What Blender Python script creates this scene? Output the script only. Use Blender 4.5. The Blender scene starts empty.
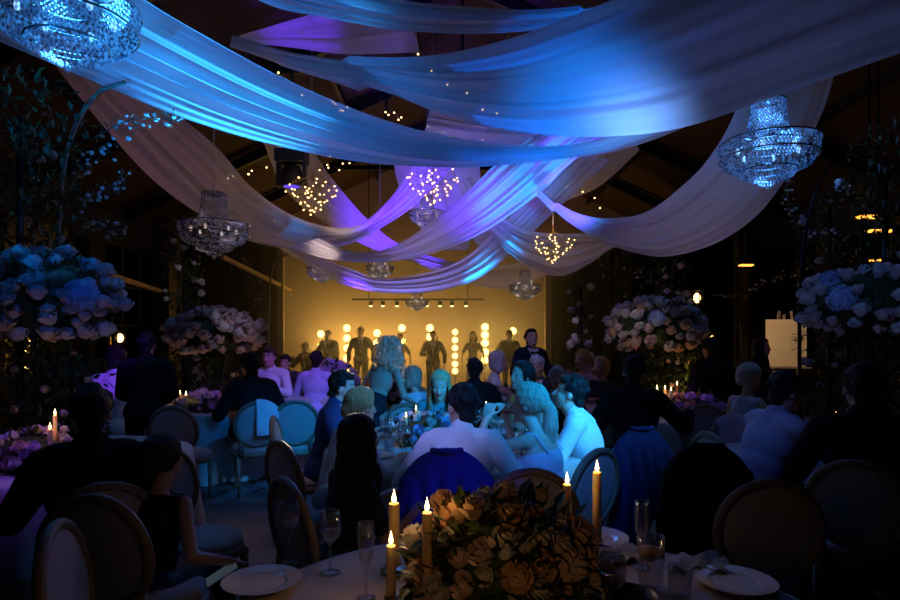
import bpy, bmesh, math, random
import numpy as np
from mathutils import Vector, Matrix, Quaternion, noise
random.seed(7)
SC = bpy.context.scene
COL = SC.collection
PI = math.pi
V = Vector
F, HZ, EYE = 600.0, 340.0, 1.55

def P(px, py, d):
    """pixel of the 900x600 frame plus a distance along the hall -> place in the hall"""
    return V(((px - 450) * d / F, d, EYE + (HZ - py) * d / F))
def G(px, d, z=0.0):
    return V(((px - 450) * d / F, d, z))

# ------------------------------------------------------------------ camera
cam = bpy.data.cameras.new('camera'); co = bpy.data.objects.new('camera', cam); COL.objects.link(co)
co.location = (0, 0, EYE); co.rotation_euler = (PI / 2, 0, 0)
cam.sensor_width = 36; cam.lens = 24; cam.shift_y = 40 / 900; cam.clip_start = .05
SC.camera = co
# ------------------------------------------------------------------ world and exposure
w = bpy.data.worlds.new('night'); SC.world = w; w.use_nodes = True
w.node_tree.nodes['Background'].inputs[0].default_value = (.10, .16, .40, 1)
w.node_tree.nodes['Background'].inputs[1].default_value = .0035
SC.view_settings.view_transform = 'Standard'; SC.view_settings.look = 'None'
SC.view_settings.exposure = 0.0; SC.view_settings.gamma = 1
SC.cycles.use_denoising = True
SC.cycles.max_bounces = 6; SC.cycles.transparent_max_bounces = 24
SC.cycles.diffuse_bounces = 3; SC.cycles.sample_clamp_indirect = 4
SC.cycles.caustics_reflective = False; SC.cycles.caustics_refractive = False
SC.cycles.volume_bounces = 0

BLUE = (.03, .30, 1); CYAN = (.05, .50, 1); PURP = (.26, .05, 1); LAV = (.42, .38, 1); AMB = (1, .50, .10); WARM = (1, .55, .2)
def spot(name, loc, tgt, col, watts, ang, blend=.5, rad=.05):
    l = bpy.data.lights.new(name, 'SPOT'); l.energy = watts; l.color = col
    l.spot_size = math.radians(ang); l.spot_blend = blend; l.shadow_soft_size = rad
    o = bpy.data.objects.new(name, l); COL.objects.link(o); o.location = loc
    o.rotation_euler = (V(tgt) - V(loc)).to_track_quat('-Z', 'Y').to_euler()
    return o
def point(name, loc, col, watts, rad=.03):
    l = bpy.data.lights.new(name, 'POINT'); l.energy = watts; l.color = col; l.shadow_soft_size = rad
    o = bpy.data.objects.new(name, l); COL.objects.link(o); o.location = loc
    return o
def area(name, loc, tgt, col, watts, sx, sy):
    l = bpy.data.lights.new(name, 'AREA'); l.shape = 'RECTANGLE'; l.size = sx; l.size_y = sy; l.energy = watts; l.color = col
    o = bpy.data.objects.new(name, l); COL.objects.link(o); o.location = loc
    o.rotation_euler = (V(tgt) - V(loc)).to_track_quat('-Z', 'Y').to_euler()
    return o
# coloured moving heads on the guests of the central table
spot('column_flowers_left', (-1.2, 5.0, 2.6), P(184, 290, 8.0), (.85, .75, .75), 40, 16, .9, .08)
spot('column_flowers_right', (1.0, 6.5, 2.6), P(581, 338, 9.4), (.75, .60, .95), 60, 14, .9, .08)
spot('right_table_flowers', (1.6, 4.6, 2.6), G(690, 6.3, .85), (.30, .10, 1), 60, 13, .9, .08)
spot('left_table_flowers', (-1.9, 5.0, 2.4), G(212, 6.8, .85), (.34, .12, 1), 70, 16, .9, .08)
spot('table_front_left', (1.3, 1.4, 3.1), (-.72, 4.3, 1.12), (.10, .40, 1), 330, 12, .9, .08)
spot('table_front', (1.2, 1.6, 3.05), (-.12, 5.7, 1.12), (.03, .42, 1), 480, 9, .9, .08)
spot('drape_low_lavender', (-.8, 11.7, 1.7), P(410, 272, 9.8), (.20, .20, 1), 420, 64, 1, .06)
spot('drape_purple_mid', (-.5, 11.9, 2.3), P(440, 175, 10.2), (.10, .03, 1), 700, 34, .9, .06)
spot('near_blue', (1.5, 1.0, 2.9), (-.03, 3.0, .75), (.02, .05, 1), 130, 10, .9, .03)
spot('table_violet_dress', (.1, .9, 2.9), (.70, 3.45, .86), (.03, .24, 1), 230, 15, .8, .1)
spot('curly_rim', (-1.5, 12.2, 2.45), (-.75, 5.6, 1.32), (1, .78, .5), 3600, 7, .8, .1)
spot('table_side', (3.4, 6.2, 2.8), (-.5, 4.7, 1.0), (.0, .34, 1), 300, 16, .9, .12)
spot('drape_hot_right', (.6, 2.8, 1.7), P(590, 118, 5.0), (.0, .20, 1), 700, 36, 1, .2)
spot('drape_main_violet', (-.1, 5.0, 2.0), P(480, 205, 7.4), (.15, .05, 1), 700, 26, .9, .06)
spot('table_wash', (2.9, 2.0, 3.0), (.92, 4.15, 1.0), (.10, .48, 1), 470, 23, .9, .12)
spot('table_fill', (2.0, 1.6, 3.2), (.15, 4.9, 1.0), (.0, .32, 1), 950, 34, .8, .12)
spot('table_violet', (-1.1, 1.0, 3.0), (-.02, 3.5, 1.05), (.24, .30, 1), 300, 11, .8, .1)
spot('table_back_wash', (.6, 8.6, 3.2), (-.1, 4.6, 1.0), (.01, .26, 1), 90, 30, .6, .1)
spot('floor_blue', (-1.3, 8.6, 1.6), (-1.9, 6.0, .05), (.0, .24, 1), 90, 30, .8, .1)
spot('chair_blue', (.2, 3.6, 2.8), (-1.9, 6.15, .75), (.0, .20, 1), 150, 17, .9, .1)
# on the drapes
spot('drape_wash_left', (-2.3, 6.0, 1.2), P(225, 84, 4.9), (.03, .36, 1), 1900, 44, .9, .05)
spot('drape_streak_left', (-3.0, 1.6, 1.3), P(185, 66, 4.7), (.0, .24, 1), 520, 44, .9, .03)
spot('drape_wash_middle', (-.8, 2.4, 1.9), P(420, 150, 5.8), (.0, .20, 1), 130, 34, .9, .06)
spot('drape_wash_right', (.9, 2.6, 1.9), P(632, 126, 4.9), (.28, .50, 1), 640, 19, 1, .25)
spot('drape_right_fill', (.6, 7.0, 1.6), P(540, 85, 5.0), (.0, .14, 1), 500, 44, 1, .06)
spot('drape_top_slate', (.2, 2.6, 2.0), P(430, 20, 4.8), (.26, .30, .6), 12, 40, 1, .1)
spot('drape_cross_blue', (.2, 10.8, 1.6), P(500, 240, 8.4), (.0, .30, 1), 2600, 24, .9, .05)
spot('drape_cross_front', (1.8, 4.8, 2.2), P(540, 190, 8), (.04, .30, 1), 520, 24, .9, .08)
spot('drape_purple_left', (-1.2, 8.2, 1.6), P(395, 195, 8.9), (.12, .025, 1), 1500, 46, .9, .06)
spot('drape_purple_right', (1.2, 6.7, 1.8), P(570, 146, 7.4), (.13, .03, 1), 520, 34, .9, .06)
spot('drape_purple_back', (-1.6, 9.6, 1.6), P(370, 255, 10.4), (.13, .03, 1), 900, 44, .9, .06)
spot('drape_purple_high', (-1.6, 6.8, 2.0), P(300, 30, 8), (.13, .03, 1), 900, 20, .9, .06)
spot('drape_left_blue', (-3.4, 5.4, 1.9), P(280, 222, 8.6), (.0, .30, 1), 420, 13, 1, .06)
spot('drape_left_pink', (-5.4, 6.2, 1.5), P(140, 150, 8.0), (.80, .34, .50), 60, 50, .9, .1)
spot('drape_right_grey', (2.6, 4.0, 2.0), P(690, 215, 6.6), (.66, .46, .72), 42, 40, .9, .1)
spot('drape_cream', (-1.8, 6.0, 1.5), P(322, 252, 7.9), (1, .70, .55), 420, 13, .9, .08)
spot('drape_main_lavender', (-.8, 4.8, 1.8), P(420, 245, 7.6), (.62, .42, .95), 90, 22, .9, .08)
# guests at the sides
spot('left_guests_violet', (-1.6, 3.4, 3.0), (-3.55, 6.2, 1.2), (.22, .05, 1), 420, 14, .9, .1)
spot('left_far_violet', (-.6, 6.0, 3.0), (-2.3, 8.6, 1.0), (.28, .12, 1), 260, 36, .7, .1)
spot('left_flowers_blue', (-1.2, 1.6, 2.8), P(80, 305, 4.1), (.0, .16, 1), 50, 22, .9, .1)
spot('left_low_violet', (-2.0, 2.6, 2.8), P(30, 450, 3.6), (.26, .08, 1), 90, 30, .8, .1)
spot('mid_flowers_left', (-1.0, 5.2, 2.4), P(225, 338, 6.8), (.64, .50, .76), 48, 20, .9, .1)
spot('mid_flowers_right', (.8, 4.2, 2.4), P(640, 338, 6.4), (.80, .60, .56), 60, 20, .9, .1)
spot('right_flowers_blue', (1.2, 2.0, 2.6), P(872, 305, 4.6), (.14, .30, 1), 42, 22, .9, .1)
spot('right_guests_blue', (.4, 2.2, 3.2), (2.15, 4.1, .95), (.10, .18, 1), 34, 18, .9, .1)
spot('center_far_guests', (.6, 4.6, 3.2), (.7, 7.6, 1.1), (.36, .32, .9), 100, 30, .9, .1)
spot('aisle_floor', (-1.3, 4.6, 3.6), (-1.45, 4.7, 0), (.95, .55, .42), 34, 30, 1, .2)
# stage: unseen amber spots added to glow on the end wall round the lamps
for _x, _w in ((-3.5, 60), (-2.85, 150), (-2.05, 80), (-1.35, 40), (-.5, 26), (.15, 20), (1.0, 14), (1.75, 8)):
    spot('added_wall_amber', (_x, 16.35, .25), (_x * 1.03, 17.45, 1.35), (1, .58, .10), _w * 2.7, 66, 1, .15)

# ------------------------------------------------------------------ materials
MATS = {}
def pm(name, col, rough=.6, metal=0, var=.18, scale=18, bump=0, bscale=None, spec=.5, sheen=0, stretch=None, trans=0):
    if name in MATS: return MATS[name]
    m = bpy.data.materials.new(name); m.use_nodes = True; nt = m.node_tree; N = nt.nodes; L = nt.links
    b = N['Principled BSDF']; b.inputs['Roughness'].default_value = rough; b.inputs['Metallic'].default_value = metal
    b.inputs['Specular IOR Level'].default_value = spec
    if sheen: b.inputs['Sheen Weight'].default_value = sheen
    tc = N.new('ShaderNodeTexCoord'); mp = N.new('ShaderNodeMapping'); L.new(tc.outputs['Object'], mp.inputs[0])
    if stretch: mp.inputs['Scale'].default_value = stretch
    nz = N.new('ShaderNodeTexNoise'); nz.inputs['Scale'].default_value = scale; nz.inputs['Detail'].default_value = 3
    L.new(mp.outputs[0], nz.inputs['Vector'])
    mx = N.new('ShaderNodeMix'); mx.data_type = 'RGBA'
    mx.inputs[6].default_value = tuple(max(0, c * (1 - var)) for c in col) + (1,)
    mx.inputs[7].default_value = tuple(min(1, c * (1 + var)) for c in col) + (1,)
    L.new(nz.outputs['Fac'], mx.inputs[0]); L.new(mx.outputs[2], b.inputs['Base Color'])
    if bump:
        n2 = N.new('ShaderNodeTexNoise'); n2.inputs['Scale'].default_value = bscale or scale; n2.inputs['Detail'].default_value = 4
        L.new(mp.outputs[0], n2.inputs['Vector'])
        bp = N.new('ShaderNodeBump'); bp.inputs['Strength'].default_value = bump; bp.inputs['Distance'].default_value = .02
        L.new(n2.outputs['Fac'], bp.inputs['Height']); L.new(bp.outputs[0], b.inputs['Normal'])
    if trans:
        tl = N.new('ShaderNodeBsdfTranslucent'); L.new(mx.outputs[2], tl.inputs[0]); ms = N.new('ShaderNodeMixShader'); ms.inputs[0].default_value = trans
        L.new(b.outputs[0], ms.inputs[1]); L.new(tl.outputs[0], ms.inputs[2]); L.new(ms.outputs[0], N['Material Output'].inputs[0])
    MATS[name] = m; return m
def em(name, col, strength):
    if name in MATS: return MATS[name]
    m = bpy.data.materials.new(name); m.use_nodes = True; nt = m.node_tree
    b = nt.nodes['Principled BSDF']; b.inputs['Base Color'].default_value = (*[c * .5 for c in col], 1)
    b.inputs['Emission Color'].default_value = (*col, 1); b.inputs['Emission Strength'].default_value = strength
    MATS[name] = m; return m
def sheer(name, col, transp=.14, trans=.42):
    m = bpy.data.materials.new(name); m.use_nodes = True; nt = m.node_tree; N = nt.nodes; L = nt.links
    N.remove(N['Principled BSDF']); out = N['Material Output']
    tc = N.new('ShaderNodeTexCoord'); nz = N.new('ShaderNodeTexNoise'); nz.inputs['Scale'].default_value = 60
    L.new(tc.outputs['Object'], nz.inputs['Vector'])
    mx = N.new('ShaderNodeMix'); mx.data_type = 'RGBA'; mx.inputs[6].default_value = (*[c * .92 for c in col], 1); mx.inputs[7].default_value = (*col, 1)
    L.new(nz.outputs['Fac'], mx.inputs[0])
    d = N.new('ShaderNodeBsdfDiffuse'); t = N.new('ShaderNodeBsdfTranslucent'); tr = N.new('ShaderNodeBsdfTransparent')
    L.new(mx.outputs[2], d.inputs[0]); L.new(mx.outputs[2], t.inputs[0])
    m1 = N.new('ShaderNodeMixShader'); m1.inputs[0].default_value = trans; L.new(d.outputs[0], m1.inputs[1]); L.new(t.outputs[0], m1.inputs[2])
    m2 = N.new('ShaderNodeMixShader'); m2.inputs[0].default_value = transp; L.new(m1.outputs[0], m2.inputs[1]); L.new(tr.outputs[0], m2.inputs[2])
    L.new(m2.outputs[0], out.inputs[0]); return m
def glassy(name, col=(1, 1, 1), base=.06, rough=.03):
    m = bpy.data.materials.new(name); m.use_nodes = True; nt = m.node_tree; N = nt.nodes; L = nt.links
    N.remove(N['Principled BSDF']); out = N['Material Output']
    g = N.new('ShaderNodeBsdfGlossy'); g.inputs['Roughness'].default_value = rough
    tr = N.new('ShaderNodeBsdfTransparent'); tr.inputs[0].default_value = (*col, 1)
    lw = N.new('ShaderNodeLayerWeight'); lw.inputs[0].default_value = .35
    ma = N.new('ShaderNodeMath'); ma.operation = 'MULTIPLY_ADD'; ma.inputs[1].default_value = .6; ma.inputs[2].default_value = base
    L.new(lw.outputs['Facing'], ma.inputs[0])
    mx = N.new('ShaderNodeMixShader'); L.new(ma.outputs[0], mx.inputs[0]); L.new(tr.outputs[0], mx.inputs[1]); L.new(g.outputs[0], mx.inputs[2])
    L.new(mx.outputs[0], out.inputs[0]); MATS[name] = m; return m
def crystal(name):
    m = bpy.data.materials.new(name); m.use_nodes = True; nt = m.node_tree; N = nt.nodes; L = nt.links
    N.remove(N['Principled BSDF']); out = N['Material Output']
    g = N.new('ShaderNodeBsdfGlossy'); g.inputs['Roughness'].default_value = .12
    t = N.new('ShaderNodeBsdfTranslucent'); t.inputs[0].default_value = (.9, .95, 1, 1)
    mx = N.new('ShaderNodeMixShader'); mx.inputs[0].default_value = .35; L.new(t.outputs[0], mx.inputs[1]); L.new(g.outputs[0], mx.inputs[2])
    tr = N.new('ShaderNodeBsdfTransparent'); m2 = N.new('ShaderNodeMixShader')
    tc = N.new('ShaderNodeTexCoord'); nz = N.new('ShaderNodeTexNoise'); nz.inputs['Scale'].default_value = 70
    mr = N.new('ShaderNodeMapRange'); mr.inputs['To Max'].default_value = .25; L.new(tc.outputs['Object'], nz.inputs['Vector']); L.new(nz.outputs['Fac'], mr.inputs['Value']); L.new(mr.outputs[0], m2.inputs[0])
    L.new(mx.outputs[0], m2.inputs[1]); L.new(tr.outputs[0], m2.inputs[2])
    L.new(m2.outputs[0], out.inputs[0]); MATS[name] = m; return m

# ------------------------------------------------------------------ mesh collector
def frame_of(d):
    d = V(d).normalized(); a = V((0, 0, 1)) if abs(d.z) < .9 else V((1, 0, 0))
    u = d.cross(a).normalized(); return u, u.cross(d).normalized(), d
class MB:
    def __init__(s): s.v = []; s.f = []; s.mi = []; s.cur = 0
    def add(s, vs, fs):
        o = len(s.v); s.v += [tuple(x) for x in vs]; s.f += [tuple(i + o for i in f) for f in fs]; s.mi += [s.cur] * len(fs)
    def ell(s, c, r, M=None, seg=14, rings=9):
        if isinstance(r, (int, float)): r = (r, r, r)
        c = V(c); vs = []; fs = []
        for i in range(rings + 1):
            th = PI * i / rings
            for j in range(seg):
                ph = 2 * PI * j / seg
                p = V((r[0] * math.sin(th) * math.cos(ph), r[1] * math.sin(th) * math.sin(ph), r[2] * math.cos(th)))
                vs.append(c + (M @ p if M else p))
        for i in range(rings):
            for j in range(seg):
                k = (j + 1) % seg; a, b, cc, d = i * seg + j, i * seg + k, (i + 1) * seg + k, (i + 1) * seg + j
                if i == 0: fs.append((a, d, cc))
                elif i == rings - 1: fs.append((a, d, b))
                else: fs.append((a, d, cc, b))
        s.add(vs, fs)
    def cone(s, p0, p1, r0, r1, n=10, cap=True):
        p0 = V(p0); p1 = V(p1)
        if (p1 - p0).length < 1e-6: return
        u, w_, d = frame_of(p1 - p0); vs = []
        for p, r in ((p0, r0), (p1, r1)):
            for j in range(n):
                a = 2 * PI * j / n; vs.append(p + u * (r * math.cos(a)) + w_ * (r * math.sin(a)))
        fs = [(j, (j + 1) % n, n + (j + 1) % n, n + j) for j in range(n)]
        if cap: fs += [tuple(range(n - 1, -1, -1)), tuple(range(n, 2 * n))]
        s.add(vs, fs)
    def capsule(s, p0, p1, r0, r1, n=12):
        s.cone(p0, p1, r0, r1, n); s.ell(p0, r0, seg=n, rings=6); s.ell(p1, r1, seg=n, rings=6)
    def box(s, c, h, M=None):
        c = V(c); vs = []
        for x in (-1, 1):
            for y in (-1, 1):
                for z in (-1, 1):
                    p = V((x * h[0], y * h[1], z * h[2])); vs.append(c + (M @ p if M else p))
        s.add(vs, [(0, 1, 3, 2), (4, 6, 7, 5), (0, 4, 5, 1), (2, 3, 7, 6), (0, 2, 6, 4), (1, 5, 7, 3)])
    def bar(s, p0, p1, wd, ht):
        p0 = V(p0); p1 = V(p1); d = p1 - p0; M = d.to_track_quat('Y', 'Z').to_matrix()
        s.box((p0 + p1) / 2, (wd / 2, d.length / 2, ht / 2), M)
    def lathe(s, prof, c=(0, 0, 0), n=20, sx=1, sy=1):
        c = V(c); vs = []; fs = []; k = len(prof)
        for (r, z) in prof:
            for j in range(n):
                a = 2 * PI * j / n; vs.append(c + V((r * sx * math.cos(a), r * sy * math.sin(a), z)))
        for i in range(k - 1):
            for j in range(n):
                fs.append((i * n + j, i * n + (j + 1) % n, (i + 1) * n + (j + 1) % n, (i + 1) * n + j))
        s.add(vs, fs)
    def tube(s, pts, r, n=8, closed=False, r1=None):
        pts = [V(p) for p in pts]; k = len(pts); vs = []; fs = []
        pu = None
        for i, p in enumerate(pts):
            a = pts[(i + 1) % k] if (closed or i < k - 1) else p
            b = pts[i - 1] if (closed or i > 0) else p
            d = (a - b).normalized()
            if pu is None: u, w_, _ = frame_of(d)
            else:
                u = (pu - d * pu.dot(d)).normalized(); w_ = u.cross(d)
            pu = u
            rr = r if r1 is None else r + (r1 - r) * i / max(1, k - 1)
            for j in range(n):
                t = 2 * PI * j / n; vs.append(p + u * (rr * math.cos(t)) + w_ * (rr * math.sin(t)))
        for i in range(k if closed else k - 1):
            for j in range(n):
                a = i * n + j; b = i * n + (j + 1) % n; i2 = (i + 1) % k
                fs.append((a, b, i2 * n + (j + 1) % n, i2 * n + j))
        if not closed: fs += [tuple(range(n - 1, -1, -1)), tuple(range((k - 1) * n, k * n))]
        s.add(vs, fs)
    def octa(s, c, r, h):
        x, y, z = c
        s.add([(x + r, y, z), (x, y + r, z), (x - r, y, z), (x, y - r, z), (x, y, z + h), (x, y, z - h)],
              [(0, 1, 4), (1, 2, 4), (2, 3, 4), (3, 0, 4), (1, 0, 5), (2, 1, 5), (3, 2, 5), (0, 3, 5)])
    def mesh(s, name):
        me = bpy.data.meshes.new(name); me.from_pydata(s.v, [], s.f); me.update(); return me
    def build(s, name, mats, parent=None, smooth=True):
        me = s.mesh(name)
        return mk(name, me, mats, parent, smooth, s.mi)
def mk(name, me, mats, parent=None, smooth=True, mi=None):
    if not isinstance(mats, (list, tuple)): mats = [mats]
    me.materials.clear()
    for m in mats: me.materials.append(m)
    if mi and max(mi) > 0: me.polygons.foreach_set('material_index', mi)
    me.polygons.foreach_set('use_smooth', [smooth] * len(me.polygons))
    o = bpy.data.objects.new(name, me); COL.objects.link(o)
    if parent: o.parent = parent
    return o
def tag(o, label=None, cat=None, group=None, kind=None):
    if label: o['label'] = label
    if cat: o['category'] = cat
    if group: o['group'] = group
    if kind: o['kind'] = kind
    return o
def thing(name, label, cat, loc=(0, 0, 0), rot=0, group=None, sc=1):
    o = bpy.data.objects.new(name, None); COL.objects.link(o); o.location = loc; o.rotation_euler = (0, 0, rot)
    o.scale = (sc, sc, sc); o.empty_display_size = .1
    return tag(o, label, cat, group)
def dup(root, loc, rot=0, label=None, group=None, sc=None):
    r = root.copy(); COL.objects.link(r); r.location = loc; r.rotation_euler = (0, 0, rot)
    if label: r['label'] = label
    if group: r['group'] = group
    if sc: r.scale = (sc, sc, sc)
    for ch in list(root.children):
        c = ch.copy(); COL.objects.link(c); c.parent = r
        for g in list(ch.children):
            d = g.copy(); COL.objects.link(d); d.parent = c
    return r
ORD = ['first', 'second', 'third', 'fourth', 'fifth', 'sixth', 'seventh', 'eighth', 'ninth', 'tenth', 'eleventh', 'twelfth', 'thirteenth', 'fourteenth']
def ordinal(objs, fmt, last=True):
    """labels by reading order, left to right from the camera"""
    objs = sorted(objs, key=lambda o: o.location.x / o.location.y)
    for i, o in enumerate(objs): o['label'] = fmt.format(ORD[i])

def roof_z(x): return EAVE + (RIDGE - EAVE) * (1 - abs(x - XRIDGE) / ((XRIDGE - XL) if x < XRIDGE else (XR - XRIDGE)))
SCR = bpy.data.scenes.new('workbench')
def remesh(mb, vox, smooth=3, name='m'):
    me = mb.mesh('tmp'); o = bpy.data.objects.new('tmp', me); SCR.collection.objects.link(o)
    r = o.modifiers.new('r', 'REMESH'); r.mode = 'VOXEL'; r.voxel_size = vox; r.adaptivity = 0
    if smooth:
        q = o.modifiers.new('s', 'SMOOTH'); q.iterations = smooth; q.factor = .5
    vl = SCR.view_layers[0]; vl.update(); dg = vl.depsgraph
    ev = o.evaluated_get(dg); out = bpy.data.meshes.new_from_object(ev, depsgraph=dg)
    bpy.data.objects.remove(o); bpy.data.meshes.remove(me); out.name = name
    return out
def cut(me, keep):
    """delete the faces whose centre fails keep(centre)"""
    bm = bmesh.new(); bm.from_mesh(me)
    bmesh.ops.delete(bm, geom=[f for f in bm.faces if not keep(f.calc_center_median())], context='FACES')
    bm.to_mesh(me); bm.free(); return me

# ------------------------------------------------------------------ the hall
M_floor = pm('worn_stone_floor', (.20, .16, .145), .75, var=.45, scale=1.6, bump=.25, bscale=9, spec=.25)
M_wall = pm('dark_timber_wall', (.022, .019, .019), .8, var=.3, scale=3, spec=.2)
M_endwall = pm('plaster_end_wall', (.42, .30, .20), .85, var=.12, scale=1.2, bump=.1, bscale=6, spec=.2)
M_roof = pm('brown_roof_boards', (.055, .032, .022), .8, var=.3, scale=4, bump=.2, spec=.2, stretch=(1, 8, 1))
M_beam = pm('black_steel_beam', (.022, .022, .026), .45, .6, spec=.5)
M_frame = pm('black_window_frame', (.018, .016, .016), .5, .3)
M_pane = glassy('night_window_glass', (.25, .25, .3), .05)
XL, XR, YB, YF, EAVE, RIDGE, XRIDGE = -6.6, 7.0, 17.5, -2.0, 4.2, 7.4, .2
def struct(name, mb, m, smooth=False):
    return tag(mb.build(name, m, None, smooth), kind='structure')
mb = MB(); mb.box(((XL + XR) / 2, (YB + YF) / 2, -.05), ((XR - XL) / 2 + .2, (YB - YF) / 2 + .2, .05)); struct('floor', mb, M_floor)
mb = MB(); mb.box(((XL + XR) / 2, YB + .1, 2.1), ((XR - XL) / 2 + .2, .1, 2.1))
mb.add([(XL - .2, YB, EAVE), (XR + .2, YB, EAVE), (XRIDGE, YB, RIDGE), (XL - .2, YB + .2, EAVE), (XR + .2, YB + .2, EAVE), (XRIDGE, YB + .2, RIDGE)],
       [(0, 1, 2), (4, 3, 5), (0, 2, 5, 3), (1, 4, 5, 2)])
struct('wall_back', mb, M_endwall)
mb = MB(); mb.box(((XL + XR) / 2, YF - .1, 2.1), ((XR - XL) / 2 + .2, .1, 2.1)); struct('wall_front', mb, M_wall)
for side, x in (('left', XL), ('right', XR)):
    mb = MB(); sg = -1 if side == 'left' else 1
    mb.box((x + sg * .1, (YB + YF) / 2, .5), (.1, (YB - YF) / 2, .5))
    mb.box((x + sg * .1, (YB + YF) / 2, 3.85), (.1, (YB - YF) / 2, .35))
    y = YF
    while y < YB:
        mb.box((x + sg * .1, y + .25, 2.25), (.1, .25, 1.25)); y += 2.6
    struct('wall_' + side, mb, M_wall)
nwin = 0
for side, x in (('left', XL), ('right', XR)):
    y = YF + .5; sg = -1 if side == 'left' else 1
    while y + 2.1 < YB + .2:
        nwin += 1
        root = tag(bpy.data.objects.new('window_%d' % nwin, None), kind='structure'); COL.objects.link(root); root.location = (x + sg * .08, y + 1.05, 1.0)
        mb = MB()
        for yy in (-1.03, -.35, .35, 1.03): mb.box((0, yy, 1.25), (.03, .03, 1.25))
        for zz in (.03, .85, 1.65, 2.47): mb.box((0, 0, zz), (.03, 1.05, .03))
        mb.build('window_frame', M_frame, root, False)
        mb = MB(); mb.box((0, 0, 1.25), (.004, 1.03, 1.24)); mb.build('pane', M_pane, root, False)
        y += 2.6
mb = MB()
for x0, z0, x1, z1 in ((XL - .2, EAVE, XRIDGE, RIDGE), (XRIDGE, RIDGE, XR + .2, EAVE)):
    mb.add([(x0, YF - .2, z0), (x1, YF - .2, z1), (x1, YB + .2, z1), (x0, YB + .2, z0), (x0, YF - .2, z0 + .1), (x1, YF - .2, z1 + .1), (x1, YB + .2, z1 + .1), (x0, YB + .2, z0 + .1)],
           [(0, 1, 2, 3), (7, 6, 5, 4), (0, 4, 5, 1), (2, 6, 7, 3), (1, 5, 6, 2), (0, 3, 7, 4)])
struct('ceiling', mb, M_roof)
nt_ = 0
for y in (1.5, 4.2, 6.9, 9.6, 12.3, 15.0):
    nt_ += 1; mb = MB()
    mb.bar((XL, y, EAVE - .1), (XRIDGE, y, RIDGE - .12), .12, .2); mb.bar((XR, y, EAVE - .1), (XRIDGE, y, RIDGE - .12), .12, .2)
    xa = XL + (XRIDGE - XL) * .55; xb = XR + (XRIDGE - XR) * .55; zc_ = EAVE + (RIDGE - EAVE) * .55 - .1; mb.bar((xa, y, zc_), (xb, y, zc_), .07, .1)
    for xe, xq in ((XL, xa), (XR, xb)):
        xx = xe + (XRIDGE - xe) * .78; mb.bar((xq + (XRIDGE - xq) * .5, y, zc_), (xx, y, EAVE + (RIDGE - EAVE) * .78 - .12), .05, .05)
    mb.bar((XRIDGE, y, zc_), (XRIDGE, y, RIDGE - .1), .05, .05)
    struct('trim_%d' % nt_, mb, M_beam)
for fx in (.0, .22, .44, .66, .88):
    for xe in (XL, XR):
        nt_ += 1; xx = xe + (XRIDGE - xe) * fx; zz = EAVE + (RIDGE - EAVE) * fx - .05
        mb = MB(); mb.bar((xx, YF, zz), (xx, YB, zz), .08, .12); struct('trim_%d' % nt_, mb, M_beam)
# low stage
M_stage = pm('black_stage_carpet', (.05, .035, .025), .9, var=.3, scale=40)
mb = MB(); mb.box((-.7, 15.9, .06), (4.4, 1.5, .06)); tag(mb.build('stage_riser', M_stage, None, False), 'low dark stage riser under the band by the glowing end wall', 'stage')
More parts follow.
